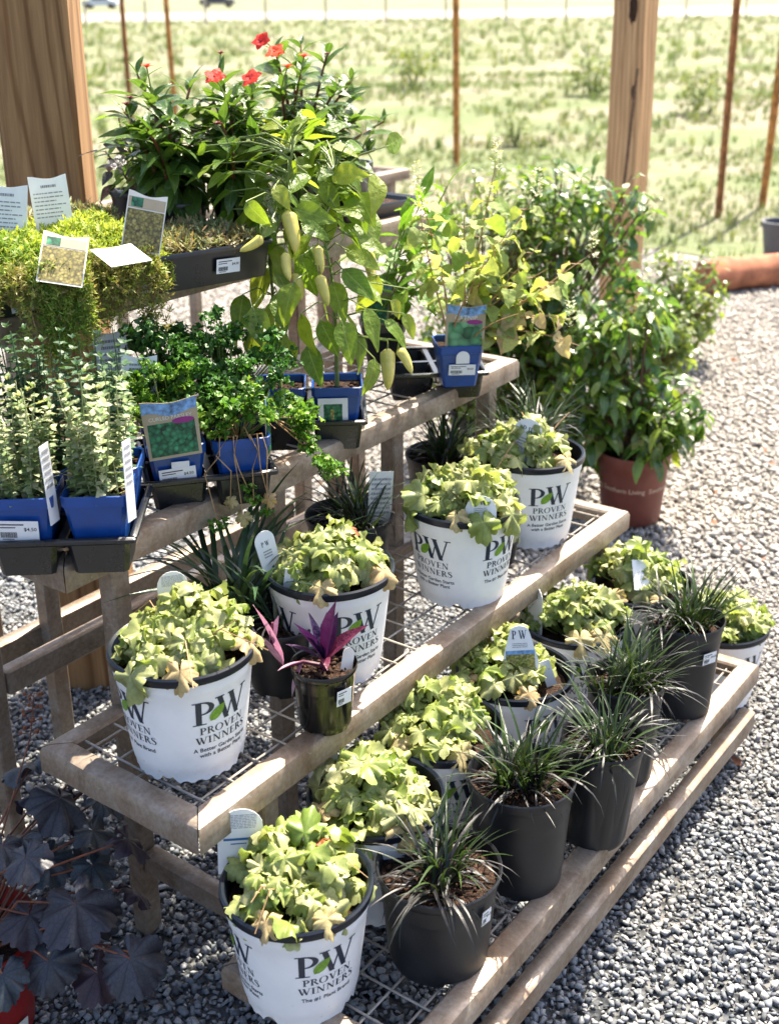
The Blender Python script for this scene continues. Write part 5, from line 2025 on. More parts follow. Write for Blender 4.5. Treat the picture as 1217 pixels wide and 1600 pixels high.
# ------------------------------------------------------------------ catnip
leafset('catnip_leaf', 6, 'catnip_leaf', lambda k: blade_shape(1.0, 0.82, 7, 2, 0.4 + .25 * (k % 3), 0.3, 'heart', 0.07, k))
leafset('catnip_dry_leaf', 3, 'catnip_dry_leaf', lambda k: blade_shape(1.0, 0.85, 7, 2, 0.9, 0.35, 'heart', 0.09, 20 + k))
CBASE = Vector((1.89, 1.237, .757))
ct = herb_pot('catnip_pot', 'catnip with pale leaves and flower spikes in the blue pot with a picture tag', tuple(CBASE), R47, 'blue herb pots')
cinv = (Matrix.Translation(CBASE) @ Matrix.Rotation(R47, 4, 'Z')).inverted()
picture_tag(ct, (0.006, -0.040, 0.074), -PI / 2, 0.05, 0.078, 0.088, 'CATNIP', 'tag_pale_green', 0.05)
price_label(ct, (0.002, -0.0405, 0.026), -PI / 2, -0.155, True, 0.052, 0.022, 0.03)
mount(ct, 'small_sticker', plate(.026, .026, 'arch').mesh('small_sticker', 'tag_white', False), (.003, -.0440, .050), -PI / 2, -.155)
TIPS = [(1.919, 1.176, 1.18), (2.036, 1.156, 1.114), (2.11, 1.069, 0.994), (1.82, 1.285, 1.143), (1.727, 1.211, 1.111), (1.859, 1.205, 1.098), (1.962, 1.085, 0.987), (2.003, 1.055, 0.884), (1.999, 1.03, 0.838), (1.82, 1.124, 1.031), (1.821, 1.062, 0.934), (1.763, 1.189, 1.011), (1.937, 1.114, 0.839), (1.93, 1.15, 1.06), (2.0, 1.12, 1.03), (2.03, 1.10, .95), (1.90, 1.12, 0.97)]
mb = MB()
r = random.Random(31)
fb = []
for i, tp in enumerate(TIPS):
    tp = Vector(tp)
    a = i * 2.4
    b = CBASE + Vector((.02 * math.cos(a), .02 * math.sin(a), .072))
    mid = Vector((b.x * .6 + tp.x * .4 + r.gauss(0, .01), b.y * .6 + tp.y * .4 + r.gauss(0, .01), max(b.z, tp.z) * .55 + b.z * .45 + (.06 if tp.z < .9 else 0)))
    path = []
    for k in range(9):
        u = k / 8
        path.append(b * (1 - u) ** 2 + mid * 2 * u * (1 - u) + tp * u * u)
    mb.tube([cinv @ p for p in path], [.0022 - .0014 * k / 8 for k in range(9)], 5)
    npair = 7
    for k in range(npair):
        u = .28 + .70 * k / npair
        p = path[min(8, int(u * 8))].lerp(path[min(8, int(u * 8) + 1)], u * 8 % 1)
        for s in (0, 1):
            az = k * PI / 2 + s * PI + r.gauss(0, .4) + a
            rel = p - Vector((1.868, 1.205, .875))
            hid = rel - Vector((.84, .54, 0)) * rel.dot(Vector((.84, .54, 0)))
            if rel.dot(Vector((.84, .54, 0))) < .03 and hid.length < .10:
                continue
            dry = (tp.z < .9 and u > .35) or r.random() < .07
            key = 'catnip_dry_leaf' if dry and r.random() < .6 else 'catnip_leaf'
            L = r.uniform(.034, .054) * (1.2 - .45 * u)
            st = p + Vector((math.cos(az), math.sin(az), .1)) * .012
            mb.tube([cinv @ p, cinv @ st], [.0009, .0007], 4, False)
            link('leaf', r.choice(LEAFS[key]), ct, matrix=cinv @ mat4(st, az, r.uniform(-.1, .95), r.gauss(0, .5), L))
    if i in (0, 1, 2, 3, 4, 7):   # flower spike
        q = np.random.default_rng(i)
        n = 46
        zz = q.random(n) * .055
        an = q.uniform(0, 6.28, n)
        rr = .0075 * (1 - .55 * zz / .055)
        P = np.stack([tp.x + rr * np.cos(an), tp.y + rr * np.sin(an), tp.z - .012 + zz], 1)
        fb.append((P, an, n))
mb.build('stems', 'stalk_tan', ct)
for P, an, n in fb:
    Q = np.array([list(cinv @ Vector(p)) for p in P])
    V, F, rv = batch(tl, Q, rots(an - R47, -NR.uniform(.2, 1.1, n), NR.normal(0, .4, n)), NR.uniform(.6, .95, n))
    stuff(link('flower_spike', np_mesh('flower_spike', V, F, 'catnip_flower', rv), ct))

# broad-leaved sage behind the catnip
leafset('sage_leaf', 5, 'sage_leaf', lambda k: blade_shape(1.0, 0.36, 7, 2, 0.3 + .2 * (k % 3), 0.25, 'lance', 0.03, k))
st_ = herb_pot('sage_pot', 'bright green sage like herb in a black pot behind the peppers', (1.93, 1.45, 0.757), R47, 'herb pots', True)
sinv = (Matrix.Translation((1.93, 1.45, .757)) @ Matrix.Rotation(R47, 4, 'Z')).inverted()
mb = MB()
for i, tp in enumerate([(2.065, 1.379, 1.105), (1.986, 1.387, 1.089), (1.948, 1.335, 1.038), (2.013, 1.336, 1.004), (1.904, 1.345, 0.991), (1.886, 1.297, 0.955), (1.824, 1.333, 0.945), (1.99, 1.42, 1.06), (1.90, 1.37, 1.05), (2.04, 1.37, 1.04)]):
    tp = Vector(tp)
    b = Vector((1.93 + .015 * math.cos(i), 1.45 + .015 * math.sin(i), .83))
    m = b.lerp(tp, .5) + Vector((0, 0, .02))
    mb.tube([sinv @ b, sinv @ m, sinv @ tp], [.0025, .002, .0014], 5)
    for k in range(11):
        u = .35 + .65 * k / 10
        p = (b * (1 - u) ** 2 + m * 2 * u * (1 - u) + tp * u * u)
        az = k * 2.4 + i
        link('leaf', r.choice(LEAFS['sage_leaf']), st_, matrix=sinv @ mat4(p, az, r.uniform(-.9, .5) if u < .9 else -r.uniform(.5, 1.2), r.gauss(0, .4), r.uniform(.045, .075)))
mb.build('stems', 'stem_green', st_)
picture_tag(st_, (-0.02, -.03, .085), -PI / 2 - .2, .1, .06, .085, '', 'tag_green', .1)

# ------------------------------------------------------------------ sedum trays on the back bench
nl = [quads(blade_shape(0.011, 0.0030, 2, 1, 0.4, 0.2, 'strap', 0, k)) for k in range(4)]


def sedum_variants(k, n, h):
    out = []
    for s in range(k):
        P = np.stack([NR.normal(0, .0015, n), NR.normal(0, .0015, n), np.linspace(0, h, n)], 1)
        V, F, _ = batch(nl, P, rots(NR.uniform(0, 6.28, n), -NR.uniform(.3, 1.3, n), np.zeros(n)), NR.uniform(.6, 1.1, n))
        out.append((V, F))
    return out


SEDV = sedum_variants(8, 9, .014)


def flat_tray(root, W, D, H, mat='tray_plastic'):
    mb = MB()
    c = .05

    def ring(w_, d_, z):
        a, b = w_ / 2, d_ / 2
        q = min(a, b) * .16
        return [(-a + q, -b, z), (a - q, -b, z), (a - q * .3, -b + q * .3, z), (a, -b + q, z), (a, b - q, z), (a - q * .3, b - q * .3, z), (a - q, b, z), (-a + q, b, z), (-a + q * .3, b - q * .3, z), (-a, b - q, z), (-a, -b + q, z), (-a + q * .3, -b + q * .3, z)]
    rs = [ring(W * .90, D * .90, 0), ring(W * .955, D * .955, H - .008), ring(W, D, H - .008), ring(W * 1.005, D * 1.005, H - .003), ring(W * .99, D * .99, H), ring(W * .94, D * .94, H - .004), ring(W * .89, D * .89, .006)]
    pts, fs = [], []
    for q in rs:
        pts += q
    for i in range(len(rs) - 1):
        for k in range(12):
            j = (k + 1) % 12
            fs.append((i * 12 + k, i * 12 + j, i * 12 + 12 + j, i * 12 + 12 + k))
    fs.append(tuple(range(11, -1, -1)))
    fs.append(tuple(range((len(rs) - 1) * 12, len(rs) * 12)))
    mb.add(pts, fs).build('tray', mat, root)
    on = ring(W * .93, D * .93, H - .012)
    MB().add(on, [tuple(range(12))]).build('soil', 'soil', root)


def moss(root, W, D, z, n, mat, seed, hump=.02, size=1.0, name='foliage', region=None):
    q = np.random.default_rng(seed)
    P = np.stack([q.uniform(-W / 2, W / 2, n), q.uniform(-D / 2, D / 2, n), np.zeros(n)], 1)
    if region is not None:
        P = P[region(P)]
    n = len(P)
    e = 1 - np.maximum(np.abs(P[:, 0] / (W / 2)), np.abs(P[:, 1] / (D / 2))) ** 4
    P[:, 2] = z + hump * e * (0.7 + .3 * np.sin(P[:, 0] * 60) * np.sin(P[:, 1] * 55)) + q.uniform(-.004, .006, n)
    V, F, rv = batch(SEDV, P, rots(q.uniform(0, 6.28, n), q.normal(0, .45, n), q.normal(0, .45, n)), size * q.uniform(.7, 1.35, n))
    return stuff(link(name, np_mesh(name, V, F, mat, rv), root))


def trailing(root, spots, mat, seed, y0, z0, L0, L1, per=26):
    """strands hanging over the near side; spots are x positions"""
    q = np.random.default_rng(seed)
    PP, AZ, TL = [], [], []
    mb = MB()
    for x in spots:
        L = q.uniform(L0, L1)
        path = []
        dx = q.normal(0, .012)
        for k in range(per):
            u = k / (per - 1)
            y = y0 - .012 - .018 * math.sin(min(1, u * 2.2) * PI / 2) + q.normal(0, .003)
            z = z0 + .008 * math.sin(min(1, u * 4) * PI) - L * u ** 1.25
            p = (x + dx * u + q.normal(0, .0025), y, z)
            path.append(p)
            PP.append(p)
            AZ.append(q.uniform(0, 6.28))
            TL.append(q.uniform(.0, 1.6))
        mb.tube(path[::5], .0008, 3, False)
    n = len(PP)
    V, F, rv = batch(SEDV, np.array(PP), rots(AZ, TL, q.normal(0, .5, n)), q.uniform(.6, 1.05, n))
    stuff(link('trailing_foliage', np_mesh('trailing_foliage', V, F, mat, rv), root))
    mb.build('trailing_stems', 'stalk_tan', root)


def card(root, pos, az, lean, wd, ht, kind, roll=0.0):
    o = mount(root, 'plant_tag', plate(wd, ht, 'wave', .0009).mesh('plant_tag', 'tag_white' if kind == 'text' else 'tag_cream', False), pos, az, lean, roll)
    if kind == 'text':
        text_lines(wd * .4, ht * .80, ht * .86, 1, 3, thick=.8).build('heading', 'print_grey', o, False)
        text_lines(wd * .84, ht * .22, ht * .74, 7, 4, True, thick=.3).build('fine_print', 'print_grey', o, False)
    if kind == 'photo':
        on_face(MB(), [(-wd * .47, wd * .47, ht * .03, ht * .72)]).build('photo', 'tag_olive', o, False)
        on_face(MB(), [(-wd * .47, wd * .47, ht * .74, ht * .93)]).build('heading_band', 'tag_tan', o, False)
        on_face(MB(), [(-wd * .40, -wd * .1, ht * .76, ht * .92)], -.0012).build('emblem', 'tag_green', o, False)
    return o


RB = math.radians(-20)
# two mats of stonecrop on the left, one tray of mixed sedum on the right
s1 = thing('sedum_tray', 'black tray of green and lime stonecrop at the left edge', 'tray of plants', (1.075, 1.60, Z4 - 0.003), RB, 'stonecrop trays')
flat_tray(s1, .25, .24, .065)
moss(s1, .27, .25, .062, 3600, 'sedum_green', 1, .035, 1.1, 'green_mat', lambda P: P[:, 0] + P[:, 1] < .03 + NR.normal(0, .015, len(P)))
moss(s1, .27, .25, .062, 3600, 'sedum_lime', 2, .035, 1.05, 'lime_mat', lambda P: P[:, 0] + P[:, 1] >= .0 + NR.normal(0, .015, len(P)))
trailing(s1, [-.13 + .0058 * k for k in range(46)], 'sedum_trail', 3, -.125, .070, .03, .085)
trailing(s1, [.06 + .002 * k for k in range(36)], 'sedum_green', 13, -.125, .070, .08, .16, 34)
price_label(s1, (.045, -.1305, .012), -PI / 2, -.1, True, .042, .026, -.08)
s2 = thing('sedum_tray', 'black tray of lime stonecrop trailing over its edge in the middle', 'tray of plants', (1.275, 1.56, Z4 - 0.003), RB, 'stonecrop trays')
flat_tray(s2, .125, .24, .065)
moss(s2, .135, .25, .062, 3400, 'sedum_lime', 4, .03, 1.05, 'lime_mat')
trailing(s2, [-.05 + .0036 * k for k in range(30)], 'sedum_trail', 5, -.125, .068, .05, .13, 30)
price_label(s2, (.035, -.131, .006), -PI / 2, -.1, True, .035, .028, .2)

s3 = thing('sedum_tray', 'black tray of grey sedum and red succulents with a price label', 'tray of plants', (1.415, 1.475, Z4 - 0.003), math.radians(-14), 'stonecrop trays')
flat_tray(s3, .235, .20, .062)
moss(s3, .20, .17, .052, 900, 'sedum_grey', 6, .012, 1.2, 'grey_mat')
price_label(s3, (.02, -.0985, .018), -PI / 2, -.1, True, .045, .024, .03)
bark_bits(s3, .085, .052, 160, 88)
rl = [quads(blade_shape(0.016, 0.008, 3, 1, -0.6, 0.4, 'ovate', 0, k)) for k in range(3)]
q = np.random.default_rng(5)
for i in range(24):
    x, y = q.uniform(-.095, .095), q.uniform(-.08, .08)
    n = 14
    an = np.arange(n) * 2.4
    P = np.stack([np.full(n, x), np.full(n, y), .060 + .006 * np.arange(n) / n], 1)
    V, F, rv = batch(rl, P, rots(an, -.2 - .07 * np.arange(n), q.normal(0, .1, n)), q.uniform(.7, 1.2) * np.linspace(1, .6, n))
    link('rosette', np_mesh('rosette', V, F, 'sedum_grey' if i % 3 else 'sedum_green', rv), s3)
trailing(s3, [-.118 + .003 * k for k in range(10)], 'sedum_lime', 15, -.06, .062, .02, .06, 20)
s4 = thing('sedum_tray', 'dark low succulents in a tray in front of the thick timber post', 'tray of plants', (1.36, 1.735, Z4 - 0.003), RB, 'stonecrop trays')
flat_tray(s4, .20, .16, .062)
moss(s4, .19, .15, .058, 1400, 'sedum_grey', 7, .015, 1.3, 'grey_mat')


def world_card(root, pos, az, lean, wd, ht, kind, roll):
    q = root.rotation_euler[2]
    d = Vector(pos) - Vector(root.location)
    c, s_ = math.cos(-q), math.sin(-q)
    return card(root, (d.x * c - d.y * s_, d.x * s_ + d.y * c, d.z), az - q, lean, wd, ht, kind, roll)


world_card(s1, (1.253, 1.605, 1.116), camdir((1.25, 1.6)), .06, .060, .085, 'text', -.06)
world_card(s1, (1.141, 1.587, 1.118), camdir((1.14, 1.59)) - .2, .12, .066, .085, 'text', .10)
world_card(s1, (1.093, 1.405, 1.082), camdir((1.09, 1.4)) + .1, .75, .066, .085, 'photo', .28)
world_card(s2, (1.260, 1.414, 1.100), camdir((1.26, 1.41)) + .1, .30, .060, .090, 'photo', .25)
world_card(s2, (1.168, 1.330, 1.108), camdir((1.15, 1.36)) + .5, 1.30, .068, .06, 'plain', .0)
# ------------------------------------------------------------------ impatiens
leafset('impatiens_leaf', 8, 'impatiens_leaf', lambda k: blade_shape(1.0, 0.33, 8, 2, 0.35 + .25 * (k % 4), 0.28, 'lance', 0.02, k))


def petal_flower(seed):
    mb = MB()
    for k in range(5):
        v, f = blade_shape(1.0, 1.0, 5, 2, 0.5, -.1, 'heart', .06, seed + k)
        Rm = rots([k * 2 * PI / 5 + .2 * math.sin(k + seed)], [-.25 - .12 * (k % 2)], [0.15])[0]
        mb.add([tuple(Rm @ np.array(p)) for p in v], f)
    return mb.mesh('flower', 'flower_red')


FLM = [petal_flower(k * 7) for k in range(3)]
bud = MB()
for k in range(7):
    v, f = blade_shape(1.0, 0.7, 4, 1, .9, .5, 'ovate', .05, k)
    Rm = rots([k * .9], [-1.1 + .06 * k], [0])[0]
    bud.add([tuple(Rm @ np.array(p)) for p in v], f)
BUDR, BUDD = bud.mesh('bud', 'flower_red'), bud.mesh('bud', 'bud_dark_red')
IMP = [
    ((1.512, 1.586), [(1.505, 1.659, 1.345), (1.481, 1.557, 1.276), (1.472, 1.663, 1.283), (1.493, 1.522, 1.245), (1.452, 1.554, 1.21), (1.484, 1.7, 1.225), (1.633, 1.655, 1.327), (1.417, 1.548, 1.266), (1.531, 1.533, 1.203), (1.50, 1.62, 1.31), (1.56, 1.66, 1.29), (1.45, 1.62, 1.25)],
     [(1.482, 1.608, 1.357, 'r'), (1.449, 1.62, 1.307, 'd'), (1.442, 1.623, 1.297, 'd')], 'red flowered impatiens in the left black pot on the back bench'),
    ((1.585, 1.505), [(1.628, 1.577, 1.336), (1.613, 1.488, 1.307), (1.53, 1.488, 1.27), (1.558, 1.434, 1.244), (1.50, 1.434, 1.225), (1.645, 1.621, 1.3), (1.662, 1.489, 1.27), (1.621, 1.632, 1.267), (1.58, 1.52, 1.30), (1.66, 1.55, 1.31), (1.63, 1.45, 1.22)],
     [(1.559, 1.441, 1.341, 'f'), (1.546, 1.512, 1.343, 'f'), (1.639, 1.585, 1.373, 'd'), (1.488, 1.455, 1.27, 'd')], 'red flowered impatiens in the second black pot on the back bench'),
    ((1.87, 1.62), [(1.817, 1.613, 1.371), (1.794, 1.531, 1.333), (1.959, 1.599, 1.365), (1.906, 1.537, 1.297), (1.764, 1.554, 1.306), (1.786, 1.496, 1.26), (1.956, 1.522, 1.239), (2.067, 1.541, 1.223), (1.997, 1.514, 1.173), (1.884, 1.492, 1.18), (1.713, 1.483, 1.227), (1.772, 1.472, 1.193), (2.047, 1.6, 1.273), (2.011, 1.713, 1.374), (1.87, 1.6, 1.34), (1.90, 1.62, 1.25), (2.0, 1.57, 1.31)],
     [(1.736, 1.542, 1.375, 'f'), (1.768, 1.603, 1.391, 'f'), (1.726, 1.464, 1.366, 'r'), (1.703, 1.484, 1.349, 'r'), (1.913, 1.564, 1.36, 'd')], 'large orange red impatiens on the right of the back bench'),
]
r = random.Random(44)
for i, ((x, y), tips, flowers, lab) in enumerate(IMP):
    base = Vector((x, y, Z4 - .003))
    t = thing('impatiens_pot', lab, 'potted plant', tuple(base), group='impatiens on the back bench')
    black_pot(t, .052, .105, False, 'tray_plastic', .8)
    mb = MB()
    for j, tp in enumerate(tips):
        e = Vector(tp) - base
        a = j * 2.4
        b = Vector((.02 * math.cos(a), .02 * math.sin(a), .088))
        m = Vector((b.x * .65 + e.x * .35, b.y * .65 + e.y * .35, b.z * .45 + e.z * .55))
        path = [b * (1 - u) ** 2 + m * 2 * u * (1 - u) + e * u * u for u in [k / 6 for k in range(7)]]
        mb.tube(path, [.0055 - .0035 * k / 6 for k in range(7)], 6)
        for k in range(20):
            u = 1.0 - .035 * k
            p = b * (1 - u) ** 2 + m * 2 * u * (1 - u) + e * u * u
            az = k * 2.4 + j
            tl_ = -1.15 + .115 * k + r.gauss(0, .18)
            L = (.035 + .055 * min(1, k / 6)) * r.uniform(.8, 1.15)
            if k > 13 and r.random() < .35:
                continue
            link('leaf', r.choice(LEAFS['impatiens_leaf']), t, matrix=mat4(p, az, min(tl_, 1.15), r.gauss(0, .3), L))
    mb.build('stems', 'stem_red', t)
    for (fx, fy, fz_, kd) in flowers:
        p = Vector((fx, fy, fz_)) - base
        az = camdir((fx, fy)) + r.gauss(0, .4)
        if kd == 'f':
            o = link('flower', r.choice(FLM), t, matrix=Matrix.Translation(p) @ Matrix.Rotation(az, 4, 'Z') @ Matrix.Rotation(r.uniform(.5, .9), 4, 'Y') @ Matrix.Rotation(r.random() * 6, 4, 'Z') @ Matrix.Scale(.021, 4))
            link('flower_centre', MB().lathe([(.001, .12), (.06, .10), (.09, .02), (.05, 0)], 8).mesh('flower_centre', 'flower_centre'), o)
        else:
            link('bud', BUDR if kd == 'r' else BUDD, t, matrix=Matrix.Translation(p) @ Matrix.Scale(.0135 if kd == 'r' else .011, 4))
        b2 = min((Vector(q_) - base for q_ in tips), key=lambda v: (v - p).length)
        MB().tube([b2, (b2 + p) / 2 + Vector((0, 0, .004)), p], [.0014, .0013, .0012], 5).build('flower_stalk', 'stem_green', t)
    if i < 2:
        o = mount(t, 'plant_tag', plate(.022, .075, 'flat').mesh('plant_tag', 'rust_log' if i == 0 else 'tag_cream', False), (-.03 if i == 0 else .0, .025 if i == 0 else -.035, .085), camdir((x, y)), .05, .3 if i == 0 else -.05)
        text_lines(.016, .02, .065, 6, i).build('fine_print', 'print_grey', o, False)
    if i == 1:
        a = camdir((x, y)) + .5
        price_label(t, (.0495 * math.cos(a), .0495 * math.sin(a), .055), a, -.1, False, .035, .022)

# empty black pot and carrying tray at the bench end
t = thing('empty_tray', 'empty black carrying tray at the bench end', 'tray', (2.03, 1.61, Z4 - .003), math.radians(-4))
flat_tray(t, .25, .20, .035)
t = thing('nursery_pot', 'empty black pot standing in the tray beside the impatiens', 'pot', (2.00, 1.60, Z4 + .060), 0)
o = MB().lathe([(.045, -.05), (.058, .045), (.063, .045), (.063, .055), (.056, .055), (.043, -.045), (.001, -.046)], 32).build('pot', 'tray_plastic', t)
o.rotation_euler = (0.0, 0.03, 0)

# dark leaved plant standing behind the thick post's right side
leafset('dark_leaf', 4, 'dark_leaf', lambda k: blade_shape(1.0, 0.55, 6, 2, .6, .2, 'ovate', .05, k))
t = thing('dark_leaved_pot', 'near black leaved plant just right of the thick timber post', 'potted plant', (1.575, 1.765, Z4 - .003), group=None)
black_pot(t, .05, .10, False)
mb = MB()
for j in range(10):
    a = j * 2.4
    e = Vector((.075 * math.cos(a) * (j % 3 + 1) / 3, .075 * math.sin(a) * (j % 3 + 1) / 3, .16 + .012 * (j % 7)))
    mb.tube([(0, 0, .09), (e.x * .4, e.y * .4, .13), e], [.003, .0025, .0015], 5)
    for k in range(7):
        link('leaf', r.choice(LEAFS['dark_leaf'] if j % 3 else LEAFS['sage_leaf']), t, matrix=mat4((e.x * (1 - .05 * k), e.y * (1 - .05 * k), e.z - .012 * k), k * 2.4 + a, r.uniform(-.5, .8), r.gauss(0, .4), r.uniform(.035, .055)))
mb.build('stems', 'stem_brown', t)

# ------------------------------------------------------------------ shrubs by the far end of the stand
SHL = [blade_shape(1.0, 0.34, 7, 2, 0.4 + .25 * k, 0.22, 'lance', 0.02, k) for k in range(5)]
leafset('shrub_leaf', 5, 'shrub_leaf', lambda k: SHL[k])
SHS = [blade_shape(1.0, 0.46, 5, 1, 0.4 + .25 * k, 0.22, 'ovate', 0.02, k) for k in range(5)]
leafset('shrub_small_leaf', 5, 'shrub_small_leaf', lambda k: SHS[k])


def shrub(name, label, loc, blobs, nleaf, key, shapes, mat, L0, L1, seed, pot=None, droop=.35, whorl=6):
    """blobs: ellipsoids (cx, cy, cz, rx, ry, rz) filled with twigs carrying leaf whorls"""
    t = thing(name, label, 'shrub', loc, group='potted shrubs beyond the stand')
    r = random.Random(seed)
    if pot:
        pot(t)
    vol = [b[3] * b[4] * b[5] for b in blobs]
    tips = []
    ntip = nleaf // whorl
    for b, v in zip(blobs, vol):
        for _ in range(int(ntip * v / sum(vol)) + 1):
            d = Vector((r.gauss(0, 1), r.gauss(0, 1), r.gauss(0, 1))).normalized() * (r.random() ** .38)
            tips.append((Vector((b[0] + d.x * b[3], b[1] + d.y * b[4], b[2] + d.z * b[5])), d))
    mb = MB()
    LFS = []
    z0 = .2 if pot else .0
    for i, (e, d) in enumerate(tips):
        m = Vector((e.x * .35, e.y * .35, z0 + (e.z - z0) * .55))
        if i % 2 == 0:
            mb.tube([(r.gauss(0, .012), r.gauss(0, .012), z0 - .03), m, e], [.0055, .0035, .0013], 5, False)
        for k in range(whorl):
            az = k * 2.4 + r.uniform(-.3, .3) + i
            # leaves lean outwards from the crown
            tl_ = droop + r.gauss(-.15, .45) - .5 * d.z
            p = e + Vector((0, 0, -.012 * k)) + Vector((r.gauss(0, .006), r.gauss(0, .006), 0))
            LFS.append((p, az, tl_, r.gauss(0, .4), r.uniform(L0, L1) * (.7 + .3 * min(1, k / 3))))
    mb.build('branches', 'stem_brown', t)
    # the leaves nearest the walkway one by one, the rest joined
    cx, cy = -loc[0], -loc[1]
    LFS.sort(key=lambda q: -(q[0].x * cx + q[0].y * cy) / math.hypot(cx, cy) - q[0].z * .5)
    for (p, az, tl_, rl_, L) in LFS[:240]:
        link('leaf', r.choice(LEAFS[key]), t, matrix=mat4(p, az, tl_, rl_, L))
    rest = LFS[240:]
    if rest:
        P = np.array([list(q[0]) for q in rest])
        V, F, rv = batch([quads(s) for s in shapes], P, rots([q[1] for q in rest], [q[2] for q in rest], [q[3] for q in rest]), np.array([q[4] for q in rest]))
        stuff(link('foliage', np_mesh('foliage', V, F, mat, rv), t))
    return t


def red_pot(t):
    R_, H_ = .1085, .215
    MB().lathe([(.083, 0), (.0865, .008), (.0985, .15), (.1035, .172), (.1045, .173), (.1062, .205), (.1085, .206), (.1085, .214), (.104, .215), (.100, .19), (.08, .01), (.001, .008)], 64).build('pot', 'terracotta_plastic', t)
    link('soil', soil_mesh(.101, .192, 77), t)
    rf = lambda z: .0865 + (.0985 - .0865) * (z - .008) / .142
    fa = camdir((3.05, 1.377))
    mb = MB()
    for d in (-.28, 1.2, -1.75):
        v, f = sans('Southern Living', .0205, .0002)
        mb.add(wrap(v, fa + d, .108, rf, .0006), f)
    pt = mb.build('lettering', 'print_tan', t, False)


shrub('leafy_shrub', 'glossy green shrub in the brick red pot at the far end of the stand', (3.05, 1.377, .012),
      [(0, 0, .36, .17, .17, .13), (-.05, .14, .30, .15, .13, .16), (.0, -.10, .34, .11, .11, .10), (-.02, .10, .50, .16, .16, .12), (.04, .08, .62, .15, .15, .11)], 1120, 'shrub_leaf', SHL, 'shrub_leaf', .055, .092, 101, red_pot, .55)


def plain_pot(R_, H_):
    return lambda t: black_pot(t, R_, H_, False)


shrub('leafy_shrub', 'tall dense dark green shrub in front of the pale timber post', (3.29, 1.80, .012),
      [(0, 0, .62, .24, .26, .28), (.05, -.05, .86, .22, .24, .15), (-.05, .0, .40, .24, .26, .22)], 2200, 'shrub_leaf', SHL, 'shrub_leaf', .05, .082, 102, plain_pot(.12, .22), .35)
shrub('leafy_shrub', 'small leaved shrub behind the catnip on the left of the dense shrubs', (3.12, 1.94, .012),
      [(0, 0, .55, .22, .24, .32), (.03, -.05, .88, .20, .24, .13), (-.05, -.03, .34, .22, .24, .22)], 2400, 'shrub_small_leaf', SHS, 'shrub_small_leaf', .03, .05, 103, plain_pot(.11, .2), .2)
shrub('leafy_shrub', 'airy pale shrub behind the right side of the pale timber post', (4.66, 1.95, .012),
      [(0, 0, .30, .20, .22, .20), (-.02, .02, .16, .17, .17, .12)], 1100, 'shrub_small_leaf', SHS, 'shrub_small_leaf', .035, .06, 104, None, .3)
shrub('leafy_shrub', 'small shrub growing low behind the airy shrub near the log', (4.22, 1.83, .012),
      [(0, 0, .22, .13, .13, .16)], 600, 'shrub_small_leaf', SHS, 'shrub_small_leaf', .035, .06, 105, None, .3)

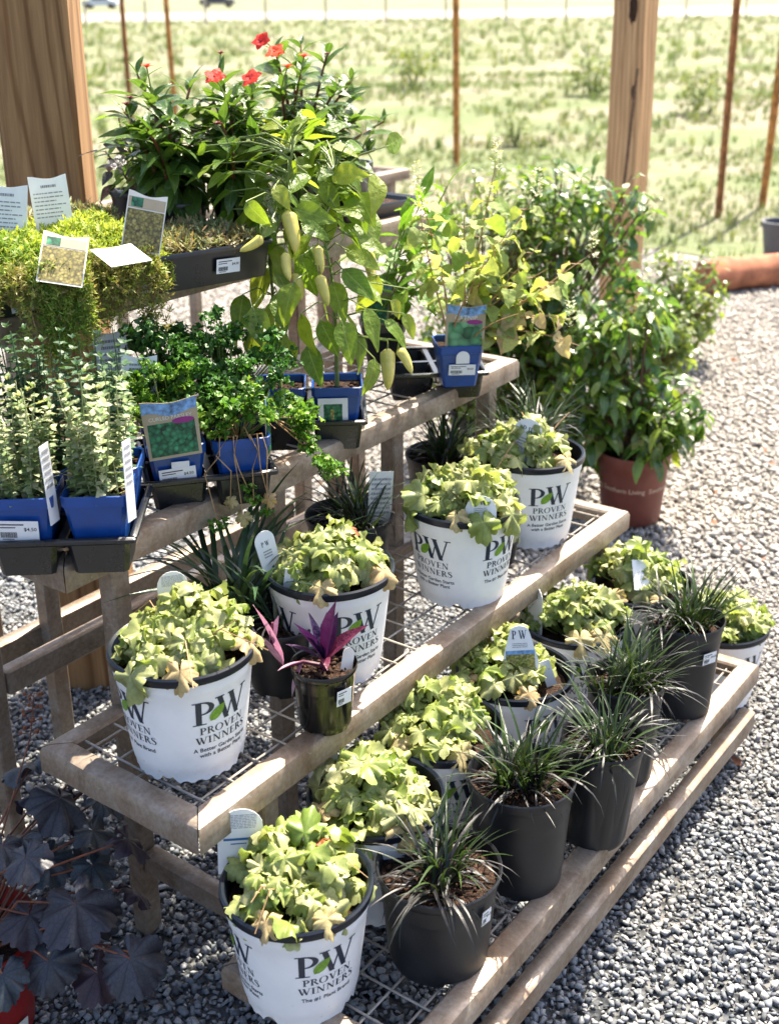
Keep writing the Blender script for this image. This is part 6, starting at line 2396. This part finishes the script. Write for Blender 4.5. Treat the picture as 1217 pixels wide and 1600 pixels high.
# ------------------------------------------------------------------ purple heuchera in a red pot, lower left
leafset('purple_leaf', 8, 'purple_heuchera_leaf', lambda k: palmate_shape(0.055, 7, 3, 30 + k, 0.16, 0.12 + .1 * (k % 3), 105, 0.13, 0.035))
t = thing('purple_coral_bells_pot', 'purple black coral bells with veined leaves in a red pot at lower left', 'potted plant', (0.748, 1.335, .012))
MB().lathe([(.075, 0), (.078, .006), (.094, .165), (.101, .166), (.102, .18), (.096, .182), (.09, .16), (.073, .01), (.001, .008)], 56).build('pot', 'red_plastic', t)
link('soil', soil_mesh(.088, .155, 78), t)
r = random.Random(12)
mb = MB()
PL = [(.081, -.158, .256, -2.0, .45, 1.25), (.089, -.255, .205, -1.7, .6, 1.05), (.162, -.038, .334, -2.2, .3, 1.05), (.176, .045, .354, 2.4, .3, 1.0), (.182, -.16, .302, -.9, .7, .8), (.176, -.087, .288, -1.2, .5, .9),
      (.045, -.095, .229, -2.5, .4, .95), (.115, -.056, .262, -1.9, .5, .9), (.10, -.02, .293, 2.7, .4, 1.0), (.231, .004, .321, .3, .5, .9), (.228, -.049, .30, -.4, .6, .85), (.03, -.15, .187, -2.3, .8, .9), (-.02, -.11, .18, -2.6, .7, .9),
      (.151, -.111, .253, -1.5, .6, .85), (-.06, .03, .24, 2.5, .4, .9), (.02, .06, .28, 1.4, .2, .9), (.06, -.03, .31, -2.4, .3, .9), (.19, -.15, .20, -.8, .8, .7),
      (.14, -.10, .17, -1.2, .5, 1.0), (.20, -.03, .22, -.2, .6, 1.0), (.12, .03, .22, .6, .4, 1.0), (.08, -.19, .15, -1.8, .7, .9), (.26, .03, .26, .4, .5, .9), (.15, -.20, .13, -1.0, .6, .9), (.05, -.10, .33, -2.2, .4, .8), (.20, .06, .28, .9, .4, 1.0)]
for (x, y, z, az, tl_, s) in PL:
    link('leaf', r.choice(LEAFS['purple_leaf']), t, matrix=mat4((x, y, z), az, tl_, r.gauss(0, .25), s))
    mb.tube([(x * .1, y * .1, .15), (x * .5, y * .5, (z + .16) / 2 + .04), (x, y, z)], [.0022, .002, .0016], 6, False)
mb.build('stems', 'stem_red', t)
mb = MB()
fs_ = [(0, .0, .16), (.10, .02, .30), (.17, .03, .41), (.19, .035, .475)]
mb.tube(fs_, [.0018, .0015, .0012, .0008], 5)
for k in range(16):
    u = .6 + .4 * k / 15
    p = Vector(fs_[2]).lerp(Vector(fs_[3]), max(0, (u - .6) / .4))
    a = k * 2.4
    e = p + Vector((math.cos(a), math.sin(a), .3)) * .014
    mb.tube([p, e], [.0008, .0006], 4)
    mb.box(tuple(e), (.004, .004, .005), a)
mb.build('flower_stalk', 'stem_red', t)
fa = camdir((.727, 1.36))
mount(t, 'price_label', plate(.03, .022, 'flat').mesh('price_label', 'tag_cream', False), (.086 * math.cos(fa + .6), .086 * math.sin(fa + .6), .03), fa + .6, -.1)

# a small coral bells seedling lying under the middle shelf
t = thing('coral_bells_pot', 'small lime leaves showing through the mesh beside the spilling white pot', 'potted plant', (1.80, 1.075, Z2 - .003), group='white pots of coral bells')
black_pot(t, .035, .05, False)
for k in range(6):
    a = k * 1.05
    link('leaf', r.choice(LEAFS['heucherella_leaf']), t, matrix=mat4((.02 * math.cos(a), .02 * math.sin(a), .055), a, .3, r.gauss(0, .2), .7))
